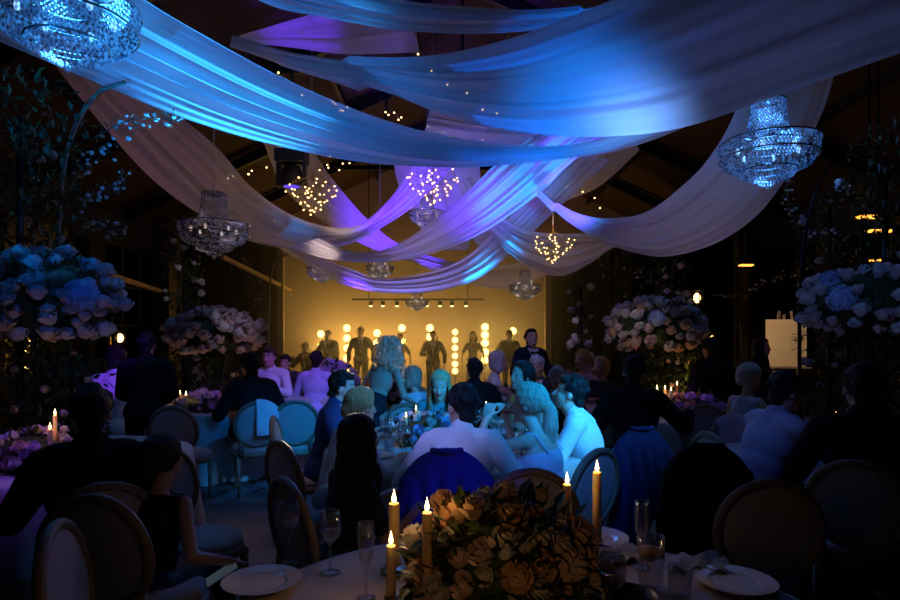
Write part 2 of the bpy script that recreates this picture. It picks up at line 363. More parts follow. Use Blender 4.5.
# ------------------------------------------------------------------ drapes
def catmull(pts, n):
    pts = [np.array(p, float) for p in pts]; out = []
    ext = [2 * pts[0] - pts[1]] + pts + [2 * pts[-1] - pts[-2]]
    seg = len(pts) - 1
    for i in range(n):
        t = i / (n - 1) * seg; k = min(int(t), seg - 1); u = t - k
        a, b, c, d = ext[k:k + 4]
        out.append(.5 * (2 * b + (c - a) * u + (2 * a - 5 * b + 4 * c - d) * u * u + (3 * b - a - 3 * c + d) * u ** 3))
    return out
M_sheer = sheer('white_sheer_voile', (.86, .86, .88))
M_sheer_thin = sheer('thin_sheer_voile', (.82, .82, .84), .10, .5)
def drape(label, up, lo, da, db, folds=5, amp=.05, m=None, dup_=.0, n=90, w_=65, seed=0, dm=None):
    """up / lo: the two selvedges as hung, da..db: distance of the two hanging points, dup_: how much nearer the upper selvedge hangs"""
    rng = random.Random(seed); k = max(len(up), len(lo))
    def d_at(t): 
        base = da + (db - da) * t
        return base + (dm * math.sin(PI * t) if dm else 0)
    A = catmull([(*p, 0) for p in up], n); B = catmull([(*p, 0) for p in lo], n); vs = []; fs = []
    ph = [rng.uniform(0, 6.28) for _ in range(4)]
    edges = [0.0]
    while edges[-1] < 1: edges.append(edges[-1] + rng.uniform(.55, 1.5) / folds)
    edges = [e_ / edges[-1] for e_ in edges]; peaks = [rng.choice((.22, .75, .8, .3)) for _ in edges]; hts = [rng.uniform(.55, 1.0) for _ in edges]
    rows = []
    for i in range(n):
        t = i / (n - 1); d = d_at(t)
        rows.append((np.array(P(A[i][0], A[i][1], d - dup_)), np.array(P(B[i][0], B[i][1], d + dup_))))
    for i in range(n):
        a, b = rows[i]; t = i / (n - 1)
        tang = rows[min(i + 1, n - 1)][0] + rows[min(i + 1, n - 1)][1] - rows[max(i - 1, 0)][0] - rows[max(i - 1, 0)][1]
        nr = np.cross(tang, b - a); nr /= (np.linalg.norm(nr) + 1e-9)
        if nr[1] > 0: nr = -nr
        wid = np.linalg.norm(b - a)
        for j in range(w_):
            s = j / (w_ - 1); x = min(.9999, max(0, s + .025 * math.sin(4 * t + ph[1] + 3 * s) * math.sin(PI * s)))
            q = max(0, min(len(edges) - 2, sum(1 for e_ in edges[1:-1] if x >= e_))); u = (x - edges[q]) / (edges[q + 1] - edges[q]); pk = peaks[q]
            g = u / pk if u < pk else (1 - u) / (1 - pk); g = .5 - .5 * math.cos(PI * min(1, max(0, g)))
            f = 2.0 * hts[q] * (g - .5) + .16 * math.sin(2 * PI * folds * 2.7 * x + ph[1] + 2 * t)
            # swag: the middle of the width hangs back a little from the two selvedges
            p = a + (b - a) * s + nr * (amp * min(1, wid / .5) * f * .6) - nr * (.10 * wid * math.sin(PI * s))
            vs.append(p)
    for i in range(n - 1):
        for j in range(w_ - 1):
            fs.append((i * w_ + j, i * w_ + j + 1, (i + 1) * w_ + j + 1, (i + 1) * w_ + j))
    mb = MB(); mb.add(vs, fs)
    o = mb.build('ceiling_drape', m or M_sheer)
    return tag(o, label, 'drape', 'sheer ceiling drapes')
drape('bright blue pleated voile drape falling from upper left behind the largest crystal chandelier',
      [(80, -50), (140, 0), (220, 48), (300, 90), (380, 123), (450, 142), (530, 150), (600, 144), (660, 116), (705, 70)],
      [(-60, 20), (40, 62), (110, 92), (190, 124), (270, 148), (360, 166), (450, 171), (540, 163), (612, 150), (675, 124), (735, 70)], 4.6, 6.4, 3.4, .125, dup_=.15, seed=3)
drape('widest blue drape hung across upper right with a brilliant lit spot on its lower edge',
      [(232, 36), (300, 54), (400, 60), (490, 46), (590, 10), (700, -40), (850, -110), (1020, -190)],
      [(232, 42), (300, 66), (375, 92), (450, 121), (540, 138), (615, 139), (690, 128), (790, 94), (900, 56), (1040, 8)], 7.0, 3.3, 2.6, .075, dup_=.25, seed=11, dm=-.5)
drape('dim slate blue drape sagging at the very top middle',
      [(250, -70), (330, -20), (400, 2), (465, 9), (530, 12), (600, 4), (680, -25)],
      [(200, -45), (260, 2), (330, 21), (400, 33), (465, 36), (540, 31), (600, 16), (690, -18)], 5.0, 4.6, 4, .09, dup_=.12, seed=5)
drape('small violet triangular drape at top left above the bright blue one',
      [(236, 37), (285, 22), (335, 6), (400, -22)], [(236, 43), (285, 47), (345, 54), (420, 52)], 8.2, 8.0, 2, .03, dup_=.1, seed=6, w_=41)
drape('dusky pink drape descending on the left, turning blue then violet past the tiered chandelier',
      [(100, 60), (165, 108), (215, 148), (250, 188), (290, 216), (330, 229), (362, 226), (392, 198), (412, 168), (440, 126)],
      [(48, 62), (98, 124), (150, 180), (200, 217), (250, 243), (300, 251), (345, 246), (400, 218), (440, 182), (490, 126)], 7.4, 9.2, 4, .085, dup_=.15, seed=8, dm=.8)
drape('long lavender swag across the middle, cream at its left end',
      [(318, 238), (345, 251), (372, 253), (400, 244), (430, 224), (473, 187), (495, 166), (530, 140), (575, 112)],
      [(285, 248), (320, 258), (365, 263), (405, 261), (450, 249), (493, 228), (543, 192), (570, 166), (640, 110)], 8.0, 7.0, 4, .08, dup_=.12, seed=9)
drape('lowest swag of the middle, violet at left and pale blue at right',
      [(285, 236), (326, 259), (352, 270), (380, 279), (430, 273), (467, 257), (500, 228), (540, 190), (580, 150)],
      [(268, 242), (310, 266), (338, 282), (380, 292), (430, 292), (475, 280), (510, 254), (550, 216), (610, 160)], 10.2, 8.8, 4, .08, dup_=.12, seed=10)
drape('white and blue swag hanging behind the right warm bulb cluster',
      [(470, 176), (498, 213), (520, 229), (550, 234), (582, 234), (605, 237), (640, 232)],
      [(452, 184), (484, 228), (506, 252), (530, 268), (560, 277), (590, 265), (612, 250), (650, 238)], 8.8, 8.8, 3, .075, dup_=.12, seed=12)
drape('greyish lavender drape sagging at right behind the crystal chandelier',
      [(520, 170), (548, 197), (575, 214), (605, 220), (647, 213), (687, 183), (712, 156), (735, 116), (752, 60)],
      [(505, 172), (540, 196), (563, 220), (595, 241), (630, 254), (670, 258), (720, 243), (762, 213), (797, 165), (826, 110), (846, 40)], 7.6, 6.3, 3, .07, dup_=.15, seed=13)
drape('violet band showing between the two big blue drapes right of centre',
      [(430, 108), (490, 118), (560, 122), (630, 116), (720, 92)], [(420, 150), (490, 160), (560, 159), (610, 153), (670, 134), (740, 100)], 7.6, 7.4, 3, .03, dup_=.1, seed=14, w_=41)
drape('narrow dim violet drape crossing behind the left warm bulb cluster',
      [(300, 130), (330, 176), (370, 222), (410, 250), (470, 266)], [(262, 140), (285, 190), (330, 226), (385, 254), (470, 276)], 10.6, 11.2, 3, .03, dup_=.1, seed=15, w_=41)
drape('violet drape hanging behind the middle warm bulb cluster',
      [(470, 130), (480, 170), (478, 205), (468, 250)], [(392, 128), (396, 176), (412, 214), (436, 250)], 10.2, 10.4, 3, .03, dup_=.05, seed=16, w_=41)
drape('flat blue drape panel between the lavender swag and the right warm bulb cluster',
      [(620, 120), (580, 160), (545, 190), (505, 216), (470, 236)], [(640, 150), (600, 186), (556, 206), (530, 231), (490, 258)], 9.9, 9.9, 3, .02, dup_=.05, seed=17, w_=41)
drape('far low drape with a pinkish violet belly above the small end chandelier',
      [(420, 256), (450, 262), (480, 266), (520, 262), (570, 240)], [(420, 266), (455, 280), (490, 288), (522, 287), (575, 258)], 11.6, 11.4, 2, .03, dup_=.05, seed=18, w_=41)

# ------------------------------------------------------------------ crystal chandeliers
M_cr = [crystal('cut_crystal'), glassy('dark_sparkle_crystal', (.75, .8, .9), .25, .1)]; M_chrome = pm('chrome_fitting', (.6, .6, .62), .2, 1, var=.05)
M_cable = pm('silver_cable', (.5, .5, .55), .4, .5); M_dark = pm('black_cable', (.02, .02, .02), .6)
E_cool = em('chandelier_bulb_cool', (.35, .65, 1), 1.0); E_dim = em('chandelier_bulb_warm', (1, .75, .6), .6)
def chandelier(bulb):
    r = thing('crystal_chandelier', 'x', 'chandelier', group='crystal chandeliers')
    up = MB(); ring = MB(); bowl = MB(); tip = MB(); brng = random.Random(8)
    def bead(m_, c, r_, h_): m_.cur = 0 if brng.random() < .42 else 1; m_.octa(c, r_, h_)  # bright and dark crystal mixed at random to paint in the sparkle
    for row in range(20):                                # bell of strands, narrow collar to wide ring
        t = row / 19; rad = .15 + .06 * t ** 1.5; z = .44 - .38 * t
        for k in range(34):
            a = 2 * PI * (k + .5 * (row % 2)) / 34; bead(up, (rad * math.cos(a), rad * math.sin(a), z), .010, .012)
    for row in range(6):                                 # sash of beads falling from the bell to the ring
        t = (row + .5) / 6; rad = .21 + .22 * t; z = .06 - .005 * row
        for k in range(54):
            a = 2 * PI * (k + .5 * (row % 2)) / 54; bead(up, (rad * math.cos(a), rad * math.sin(a), z), .010, .010)
    for row in range(5):
        rad = .45 - .006 * row; z = .03 - .03 * row
        for k in range(88):
            a = 2 * PI * (k + .5 * (row % 2)) / 88; bead(ring, (rad * math.cos(a), rad * math.sin(a), z), .013, .015)
    for row, (rad, z, n) in enumerate([(.41, -.12, 80), (.395, -.145, 78), (.38, -.17, 74), (.35, -.19, 70), (.33, -.20, 64), (.30, -.205, 60), (.27, -.212, 54),
                                       (.24, -.23, 48), (.235, -.255, 46), (.22, -.28, 44), (.19, -.29, 38), (.16, -.30, 30), (.13, -.305, 26), (.10, -.32, 22), (.085, -.345, 18), (.05, -.36, 12)]):
        for k in range(n):
            a = 2 * PI * (k + .5 * (row % 2)) / n; bead(bowl, (rad * math.cos(a), rad * math.sin(a), z), .012, .016)
    tip.ell((0, 0, -.385), (.022, .022, .028), seg=10, rings=6)
    met = MB()
    for rad, z in ((.16, .45), (.215, .055), (.46, .045), (.445, -.10), (.25, -.22)):
        met.tube([(rad * math.cos(2 * PI * i / 40), rad * math.sin(2 * PI * i / 40), z) for i in range(40)], .008, 6, True)
    for k in range(6):
        a = 2 * PI * k / 6; met.cone((.21 * math.cos(a), .21 * math.sin(a), .055), (.455 * math.cos(a), .455 * math.sin(a), .04), .006, .006, 6)
    met.lathe([(.001, .47), (.05, .465), (.06, .45), (.15, .445)], n=20)
    up.build('crystal_bell', M_cr, r, False); ring.build('crystal_ring', M_cr, r, False); bowl.build('crystal_bowl', M_cr, r, False); tip.build('finial', M_cr, r)
    met.build('metal_frame', M_chrome, r)
    for k in range(6):
        b = MB(); a = 2 * PI * (k + .5) / 6; b.ell((.28 * math.cos(a), .28 * math.sin(a), -.03), (.02, .02, .035), seg=8, rings=6); b.build('bulb', bulb, r)
    return r
def hang(r, z0=.46):
    c = MB(); s = r.scale[0]; c.cone((0, 0, z0), (0, 0, (roof_z(r.location.x) - r.location.z) / s), .006 / s, .006 / s, 6); c.build('cable', M_cable, r)
ch = chandelier(E_cool); p = P(67, 12, 4.12); ch.location = p; ch['label'] = 'largest crystal chandelier glowing blue in the upper left corner'
point('chandelier_glow', p + V((0, 0, -.06)), (.04, .34, 1), 26, .10)
p = P(768, 148, 5.5); hung = [ch, dup(ch, p, .4, 'blue glowing crystal chandelier hanging at right before the greyish drape', None, .94)]
point('chandelier_glow', p + V((0, 0, -.06)), (.08, .34, 1), 10, .10); point('chandelier_glow', p + V((0, 0, .22)), (.08, .34, 1), 5, .06)
ch2 = chandelier(E_dim); p = P(214, 228, 7.9); ch2.location = p; ch2['label'] = 'unlit looking tiered crystal chandelier before the dusky pink drape at left'; hung.append(ch2)
point('chandelier_glow', p + V((0, 0, -.05)), (1, .72, .8), .7, .1)
for px, py, d, sc, lb in ((322, 270, 11.0, .62, 'small crystal chandelier below the left end of the long lavender swag'), (380, 268, 11.5, .60, 'small crystal chandelier beneath the middle of the long lavender swag'),
                          (417, 301, 13.0, .58, 'small crystal chandelier hanging lowest, over the band'), (525, 287, 10.4, .62, 'small crystal chandelier below the white and blue swag right of centre'),
                          (427, 214, 10.0, .66, 'dim crystal chandelier under the middle warm bulb cluster')):
    p = P(px, py, d); hung.append(dup(ch2, p, 0, lb, None, sc)); point('chandelier_glow', p + V((0, 0, -.03)), (1, .78, .6), .9, .06)
for o in hung: hang(o)

# ------------------------------------------------------------------ warm bulb clusters
E_bulb = em('warm_fairy_bulb', (1, .60, .22), 6); M_brass = pm('brass_rod', (.5, .34, .14), .35, 1, var=.1)
def cluster():
    r = thing('bulb_chandelier', 'x', 'chandelier', group='warm bulb clusters')
    rng = random.Random(4); pts = []
    rows = [(.0, 7, .46), (-.10, 9, .42), (-.19, 8, .33), (-.28, 7, .24), (-.37, 5, .14), (-.45, 3, .05)]
    fr = MB(); prev = None
    for z, n, rad in rows:
        cur = [V((rad * math.cos(2 * PI * k / n + z * 9) * rng.uniform(.75, 1.08), rad * math.sin(2 * PI * k / n + z * 9) * rng.uniform(.75, 1.08), z + rng.uniform(-.03, .03))) for k in range(n)]
        for k, q in enumerate(cur):
            fr.cone(q, cur[(k + 1) % n], .004, .004, 5)
            if prev: fr.cone(q, min(prev, key=lambda o_: (o_ - q).length), .004, .004, 5)
        prev = cur; pts += cur
    for k in range(8): pts.append(V((.08 * math.cos(k * .8), .08 * math.sin(k * .8), .12 - .05 * k)))
    fr.cone((0, 0, .3), (0, 0, -.4), .006, .006, 6)
    for k in range(5): fr.cone((0, 0, .18), (.38 * math.cos(k * 1.257), .38 * math.sin(k * 1.257), -.02), .004, .004, 5)
    fr.build('brass_frame', M_brass, r)
    b = MB(); b.ell((0, 0, 0), .014, seg=8, rings=6); me = b.mesh('bulb'); me.materials.append(E_bulb)
    for q in pts:
        o = bpy.data.objects.new('bulb', me); COL.objects.link(o); o.parent = r; o.location = q
    return r
cl = cluster(); p = P(312, 186, 8.6); cl.location = p; cl['label'] = 'leftmost cluster of warm bulbs below the black moving head lamp'; cl.scale = (.85,) * 3; point('cluster_glow', p + V((0, 0, -.1)), WARM, 1.6, .15); hung = [cl]
p = P(433, 176, 8.2); hung.append(dup(cl, p, 1, 'middle cluster of warm bulbs hanging behind the bright blue drape', None, .82)); point('cluster_glow', p + V((0, 0, -.1)), WARM, 1.2, .15)
p = P(553, 240, 8.2); hung.append(dup(cl, p, 2, 'right cluster of warm bulbs before the white and blue swag', None, .66)); point('cluster_glow', p + V((0, 0, .2)), WARM, 1.0, .1)
for o in hung: hang(o, .3)
# fairy lights wound on the roof steel
def fairy(label, a, b, n, seed):
    rng = random.Random(seed); r = thing('fairy_light_string', label, 'fairy lights', a, group='fairy light strings in the roof'); mb = MB(); a = V(a); b = V(b)
    pts = [V((0, 0, 0)) + (b - a) * (i / (n - 1)) + V((rng.uniform(-.06, .06), rng.uniform(-.1, .1), rng.uniform(-.08, .02))) for i in range(n)]
    mb.tube(pts, .004, 5); mb.build('wire', M_dark, r)
    s = MB(); s.ell((0, 0, -.02), .012, seg=8, rings=6); me = s.mesh('bulb'); me.materials.append(E_bulb)
    for q in pts:
        o = bpy.data.objects.new('bulb', me); COL.objects.link(o); o.parent = r; o.location = q
for i, (a, b, n, lb) in enumerate(((P(262, 44, 7.2), P(300, 92, 7.0), 3, 'sparse fairy lights in the dark gap left of the widest blue drape'), (P(335, 98, 7.8), P(346, 106, 7.8), 5, 'tight bunch of fairy lights above the middle of the bright blue drape'),
                                (P(384, 106, 8.6), P(402, 116, 8.6), 5, 'fairy lights right of the tight bunch in the roof gap'), (P(430, 122, 8.6), P(505, 145, 8.4), 7, 'fairy lights seen just above the bright blue drape at centre'),
                                (P(232, 176, 9.0), P(262, 165, 9.2), 6, 'fairy lights on roof boards left of the black moving head lamp'), (P(318, 168, 9.6), P(350, 160, 9.6), 6, 'fairy lights on roof boards right of the black moving head lamp'),
                                (P(300, 112, 7.6), P(330, 150, 7.6), 3, 'few fairy lights shining through the bright blue drape at left'), (P(420, 54, 7.4), P(500, 112, 7.2), 6, 'fairy lights shining through the widest blue drape'),
                                (P(570, 180, 9.6), P(600, 205, 9.6), 4, 'fairy lights at right above the flat blue drape panel'), (P(256, 200, 9.6), P(276, 218, 9.6), 4, 'fairy lights along the top of the blue part of the left drape'))):
    fairy(lb, a, b, n, i); m_ = (a + b) / 2; point('fairy_glow', m_ + V((0, 0, -.18)), WARM, .8, .05)
# the black moving head lamp on the truss
r = thing('moving_head_lamp', 'black moving head stage lamp hanging from the roof steel above the left bulb cluster', 'stage lamp', P(292, 180, 8.9))
mb = MB(); mb.box((0, 0, .34), (.22, .16, .09)); mb.build('base_box', M_dark, r, False)
mb = MB(); mb.box((-.19, 0, .1), (.03, .06, .2)); mb.box((.19, 0, .1), (.03, .06, .2)); mb.box((0, 0, .28), (.22, .06, .03)); mb.build('yoke', M_dark, r, False)
mb = MB(); mb.lathe([(.001, .2), (.12, .2), (.15, .1), (.14, -.08), (.12, -.1)], n=20); mb.build('head', M_dark, r)
mb = MB(); mb.lathe([(.001, -.09), (.118, -.1)], n=20); mb.build('lens', em('violet_lens', (.1, .05, 1), 1.0), r)
mb = MB(); mb.cone((0, 0, .43), (0, 0, roof_z(r.location.x) - r.location.z), .02, .02, 8); mb.build('clamp_pole', M_dark, r)

# ------------------------------------------------------------------ chairs, tables
M_wood = pm('limed_oak_chair_frame', (.22, .17, .12), .5, var=.2, scale=30, stretch=(1, 1, .2), bump=.1)
M_uph = pm('pale_linen_upholstery', (.42, .40, .40), .9, var=.08, scale=120, bump=.08, sheen=.2)
def chair_proto():
    r = thing('dining_chair', 'x', 'chair', group='oval backed dining chairs')
    mb = MB(); mb.lathe([(.001, .50), (.12, .505), (.20, .495), (.235, .47), (.235, .435), (.001, .43)], n=28, sy=.95); mb.build('seat', M_uph, r)
    mb = MB(); mb.lathe([(.20, .44), (.243, .44), (.248, .40), (.235, .385), (.20, .385)], n=28, sy=.95); mb.build('seat_frame', M_wood, r)
    for sx in (-1, 1):
        mb = MB(); mb.lathe([(.001, .40), (.026, .40), (.028, .36), (.018, .345), (.026, .33), (.022, .2), (.013, .03), (.016, .015), (.001, 0)], (sx * .165, .165, 0), 10); mb.build('leg', M_wood, r)
        mb = MB(); mb.cone((sx * .17, -.17, .40), (sx * .175, -.235, 0), .026, .014, 10); mb.build('leg', M_wood, r)
    T = Matrix.Rotation(math.radians(9), 3, 'X'); O = V((0, -.255, .715))
    ring = [O + T @ V((.215 * math.cos(2 * PI * i / 40), 0, .225 * math.sin(2 * PI * i / 40) * (1.0 if math.sin(2 * PI * i / 40) > 0 else .95))) for i in range(40)]
    mb = MB(); mb.tube(ring, .021, 8, True); mb.build('back_frame', M_wood, r)
    mb = MB(); mb.ell(O, (.205, .026, .213), T, 28, 12); mb.build('backrest', M_uph, r)
    for sx in (-1, 1):
        mb = MB(); mb.cone((sx * .15, -.19, .40), O + T @ V((sx * .15, 0, -.15)), .024, .02, 8); mb.build('back_post', M_wood, r)
    return r
CH = chair_proto(); CH_used = [False]
def chair(px, d, rot, label, xy=None):
    loc = G(px, d) if xy is None else V((xy[0], xy[1], 0)); rz = math.radians(rot)
    if not CH_used[0]:
        CH_used[0] = True; CH.location = loc; CH.rotation_euler = (0, 0, rz); CH['label'] = label; return CH
    return dup(CH, loc, rz, label)
M_cloth = pm('pale_linen_tablecloth', (.50, .46, .43), .85, var=.06, scale=90, bump=.06)
M_cloth_t = pm('table_plywood', (.2, .15, .1), .7)
def table(px, d, rad, label, clabel, seed):
    c = G(px, d); r = thing('round_table', label, 'table', c, group='round banquet tables')
    mb = MB(); mb.lathe([(.001, .735), (rad, .735), (rad, .71), (.001, .71)], n=40); mb.build('table_top', M_cloth_t, r, False)
    for k in range(4):
        a = PI / 4 + k * PI / 2; mb = MB(); mb.cone((rad * .6 * math.cos(a), rad * .6 * math.sin(a), .71), (rad * .66 * math.cos(a), rad * .66 * math.sin(a), 0), .02, .018, 8); mb.build('leg', M_beam, r)
    rng = random.Random(seed); n = 120; mb = MB(); prof = [(.001, .752), (rad * .5, .752), (rad * .97, .752), (rad + .012, .742), (rad + .02, .70), (rad + .04, .5), (rad + .06, .25), (rad + .075, .02)]
    vs = []; fs = []; ph = rng.uniform(0, 6)
    for (q, z) in prof:
        k = max(0, (.70 - z) / .7)
        for j in range(n):
            a = 2 * PI * j / n; rr = q + k * .055 * (math.sin(15 * a + ph) + .5 * math.sin(23 * a - ph)); vs.append((rr * math.cos(a), rr * math.sin(a), z))
    for i in range(len(prof) - 1):
        for j in range(n): fs.append((i * n + j, i * n + (j + 1) % n, (i + 1) * n + (j + 1) % n, (i + 1) * n + j))
    mb.add(vs, fs); o = mb.build('tablecloth', M_cloth); o.location = c; tag(o, clabel, 'tablecloth', 'pale tablecloths')
    return c
# ------------------------------------------------------------------ people
SKIN = {'mid': pm('skin_mid', (.56, .34, .25), .55, var=.05), 'fair': pm('skin_fair', (.66, .44, .34), .55, var=.05), 'tan': pm('skin_tan', (.42, .24, .16), .55, var=.05)}
M_lips = pm('lips', (.42, .12, .11), .4, var=.05); M_eye = pm('dark_eyes', (.03, .02, .02), .25, var=.02)
def fabric(name, col, rough=.85, bump=.35, bs=9): return pm(name, col, rough, var=.07, scale=14, bump=bump, bscale=bs, spec=.2)
F_white = fabric('white_cotton_shirt', (.80, .80, .82)); F_black = fabric('black_suit_wool', (.009, .009, .011), bump=.2); F_navy = fabric('navy_suit_wool', (.03, .045, .14), bump=.2)
F_char = fabric('charcoal_suit_wool', (.05, .05, .06), bump=.2); F_cream = fabric('cream_top', (.72, .68, .62)); F_lilac = fabric('lilac_satin_dress', (.66, .60, .78), .5)
F_bluelit = fabric('blue_lit_pale_dress', (.10, .35, .38)); F_dkdress = fabric('dark_evening_dress', (.02, .02, .03), .6); F_yellow = fabric('yellow_dress', (.80, .68, .15)); F_pale = fabric('pale_blue_dress', (.45, .50, .60)); F_rose = fabric('rose_top', (.6, .36, .42))  # smiling woman's pale dress: the blue light is put into its teal colour
F_lav = fabric('lavender_shirt', (.58, .50, .80)); F_lace = fabric('white_lace_top', (.82, .78, .76), bump=.6, bs=60)
def hairm(name, col): return pm('hair_' + name, col, .6, var=.5, scale=60, bump=.8, bscale=70, stretch=(1, 1, .18), spec=.25)
H_black = hairm('black', (.012, .010, .010)); H_brown = hairm('dark_brown', (.045, .026, .016)); H_blond = hairm('blond', (.52, .36, .18)); H_grey = hairm('grey', (.5, .49, .48)); H_ash = hairm('ash_blond', (.48, .40, .30)); H_curl = pm('hair_curly_gold', (.78, .64, .48), .6, var=.4, scale=50, bump=.6, bscale=60, spec=.2, trans=.5); H_ging = hairm('golden', (.55, .32, .10))

def person(label, px, d, rot, xy=None, pose='sit', lean=8, side=0, yaw=0, pitch=0, L=None, R=None, sc=1.0, sex='m', outfit='suit', col=None, col2=None,
           hair='short', hcol=None, skin='mid', vox=.012, z=0, group=None, bow=False, wrap=None, curl=25, extra=None):
    loc = G(px, d, z) if xy is None else V((xy[0], xy[1], z))
    root = thing('person', label, 'person', loc, math.radians(rot), group, sc)
    m = sex == 'm'; stand = pose == 'stand'
    C0 = V((0, 0, .94 if stand else .545))
    Rt = Matrix.Rotation(-math.radians(lean), 3, 'X') @ Matrix.Rotation(math.radians(side), 3, 'Y')
    def T(x, y, z_): return C0 + Rt @ V((x, y, z_))
    def E(c, r): return ('e', T(*c), r, Rt)
    def Cc(a, b, r0, r1): return ('c', V(a), V(b), r0, r1)
    if m:
        torso = [E((0, -.01, .0), (.165, .125, .11)), E((0, .0, .14), (.145, .105, .14)), E((0, .005, .31), (.168, .115, .17)), Cc(T(-.135, 0, .43), T(.135, 0, .43), .066, .066), Cc(T(0, -.01, .40), T(0, .0, .50), .095, .056)]
        shx, ua, fa, wr = .185, .050, .041, .027
    else:
        torso = [E((0, -.02, .0), (.17, .125, .11)), E((0, .0, .15), (.115, .088, .13)), E((0, .0, .30), (.138, .098, .15)), E((-.065, .085, .29), (.058, .05, .055)), E((.065, .085, .29), (.058, .05, .055)),
                 Cc(T(-.115, 0, .42), T(.115, 0, .42), .05, .05), Cc(T(0, -.01, .40), T(0, .0, .48), .075, .047)]
        shx, ua, fa, wr = .155, .040, .034, .022
    neck = [Cc(T(0, 0, .46), T(0, .022, .56), .062 if m else .049, .056 if m else .045)]
    # legs
    legs = []
    for s in (-1, 1):
        hip = C0 + V((s * .09, 0, -.02))
        kn = V((s * .105, .03, .50)) if stand else V((s * .115, .43, .505))
        an = V((s * .115, 0, .09)) if stand else V((s * .125, .40, .09)); toe = an + V((s * .02, .15, -.055))
        legs.append((hip, kn, an, toe))
    lp = []
    for hip, kn, an, toe in legs: lp += [Cc(hip, kn, .088, .058), Cc(kn, an, .056, .036)]
    feet = [Cc(an + V((0, -.02, -.045)), toe, .038, .028) for hip, kn, an, toe in legs]
    # arms: two-bone reach
    arms = []; hands = MB(); l1, l2 = .285, .255
    for s, tg in ((-1, L), (1, R)):
        S = T(s * shx, 0, .425)
        if tg is None: tg = (s * .30, .06, .88) if stand else (s * .20, .36, .80)
        Wt = V(tg); dv = Wt - S
        if dv.length > l1 + l2 - .01: Wt = S + dv.normalized() * (l1 + l2 - .01); dv = Wt - S
        D = dv.length; a = (l1 * l1 - l2 * l2 + D * D) / (2 * D); h = math.sqrt(max(0, l1 * l1 - a * a)); dn = dv / D
        pole = V((s * .6, -.35, -.9)); pole = (pole - dn * pole.dot(dn)).normalized(); El = S + dn * a + pole * h
        arms.append((S, El, Wt))
        # the hand: palm, four fingers, thumb
        f = (Wt - El).normalized(); n = V((0, .12, -1)) if abs(f.z) < .85 else V((-s, 0, 0)); n = (n - f * n.dot(f)).normalized(); sd = f.cross(n).normalized()
        if sd.x * -s < 0: sd = -sd                     # towards the thumb: the inner side
        k = .92 if not m else 1.0; fr = max(.0085, vox * .9) * k
        for q in (-.026, 0, .026): hands.capsule(Wt + sd * q * .7, Wt + f * .085 * k + sd * q, .015, .0125, 8)
        cr = math.radians(curl)
        for i, (off, ln) in enumerate(((.033, .9), (.011, 1.0), (-.011, .94), (-.033, .75))):
            p = Wt + f * .085 * k + sd * off * k; ang = cr * .5
            for sl in (.042, .028, .022):
                q = p + (f * math.cos(ang) + n * math.sin(ang)) * sl * ln * k + sd * off * .08; hands.capsule(p, q, fr, fr * .9, 8); p = q; ang += cr
        p = Wt + f * .025 + sd * .022; q = p + (f * .6 + sd * .7 + n * .25).normalized() * .045; hands.capsule(p, q, fr * 1.35, fr * 1.15, 8); hands.capsule(q, q + (f * .9 + sd * .25 + n * .3).normalized() * .034, fr * 1.15, fr, 8)
    ap = []
    for S, El, Wt in arms: ap += [Cc(S, El, ua, fa), Cc(El, Wt, fa, wr)]
    # head
    Rh = Matrix.Rotation(-math.radians(lean * .35), 3, 'X') @ Matrix.Rotation(math.radians(yaw), 3, 'Z') @ Matrix.Rotation(-math.radians(pitch), 3, 'X')
    nk = T(0, .022, .54); hc = nk + Rh @ V((0, .018, .10))
    def Hd(x, y, z_): return hc + Rh @ V((x, y, z_))
    def HE(c, r): return ('e', Hd(*c), r, Rh)
    head = [HE((0, -.012, .035), (.076, .097, .088)), HE((0, .03, -.03), (.062, .062, .085)), HE((0, .035, -.078), (.048 if m else .042, .05, .035)), HE((0, .072, -.097), (.02, .018, .016)),
            HE((0, .088, -.056), (.022, .011, .009)), HE((-.034, .06, -.02), (.026, .026, .026)), HE((.034, .06, -.02), (.026, .026, .026)), HE((-.078, -.008, -.008), (.011, .02, .03)), HE((.078, -.008, -.008), (.011, .02, .03)),
            Cc(Hd(0, .088, .014), Hd(0, .106, -.026), .008, .014), Cc(Hd(0, .0, -.06), nk, .052, .05)]
    def emit(mb, prims, inf=0):
        for p in prims:
            if p[0] == 'e': mb.ell(p[1], tuple(x + inf for x in p[2]), p[3], 18, 11)
            else: mb.capsule(p[1], p[2], p[3] + inf, p[4] + inf)
    def toH(q): return Rh.transposed() @ (q - hc)
    def toT(q): return Rt.transposed() @ (q - C0)
    mb = MB(); emit(mb, torso); emit(mb, neck); emit(mb, lp); emit(mb, feet); emit(mb, ap); emit(mb, head); mb.v += []
    o = len(mb.v); mb.v += hands.v; mb.f += [tuple(i + o for i in f_) for f_ in hands.f]; mb.mi += [0] * len(hands.f)
    me = remesh(mb, vox, 2, 'body'); mi = [0] * len(me.polygons)
    if vox < .0125:
        cs = np.empty(len(me.polygons) * 3); me.polygons.foreach_get('center', cs); cs = cs.reshape(-1, 3); H = (cs - np.array(hc)) @ np.array(Rh)
        ax = np.abs(H[:, 0]); f_ = H[:, 1] > .058
        mi = np.zeros(len(H), int); mi[f_ & (ax < .025) & (np.abs(H[:, 2] + .056) < .0085)] = 1
        mi[f_ & (np.abs(ax - .031) < .011) & (np.abs(H[:, 2] - .012) < .0042)] = 2; mi[f_ & (ax > .016) & (ax < .046) & (np.abs(H[:, 2] - .031) < .0028)] = 3; mi = mi.tolist()
    hm = hcol or H_brown
    mk('body', me, [SKIN[skin], M_lips, M_eye, hm], root, True, mi)
    cv = max(vox, .010)
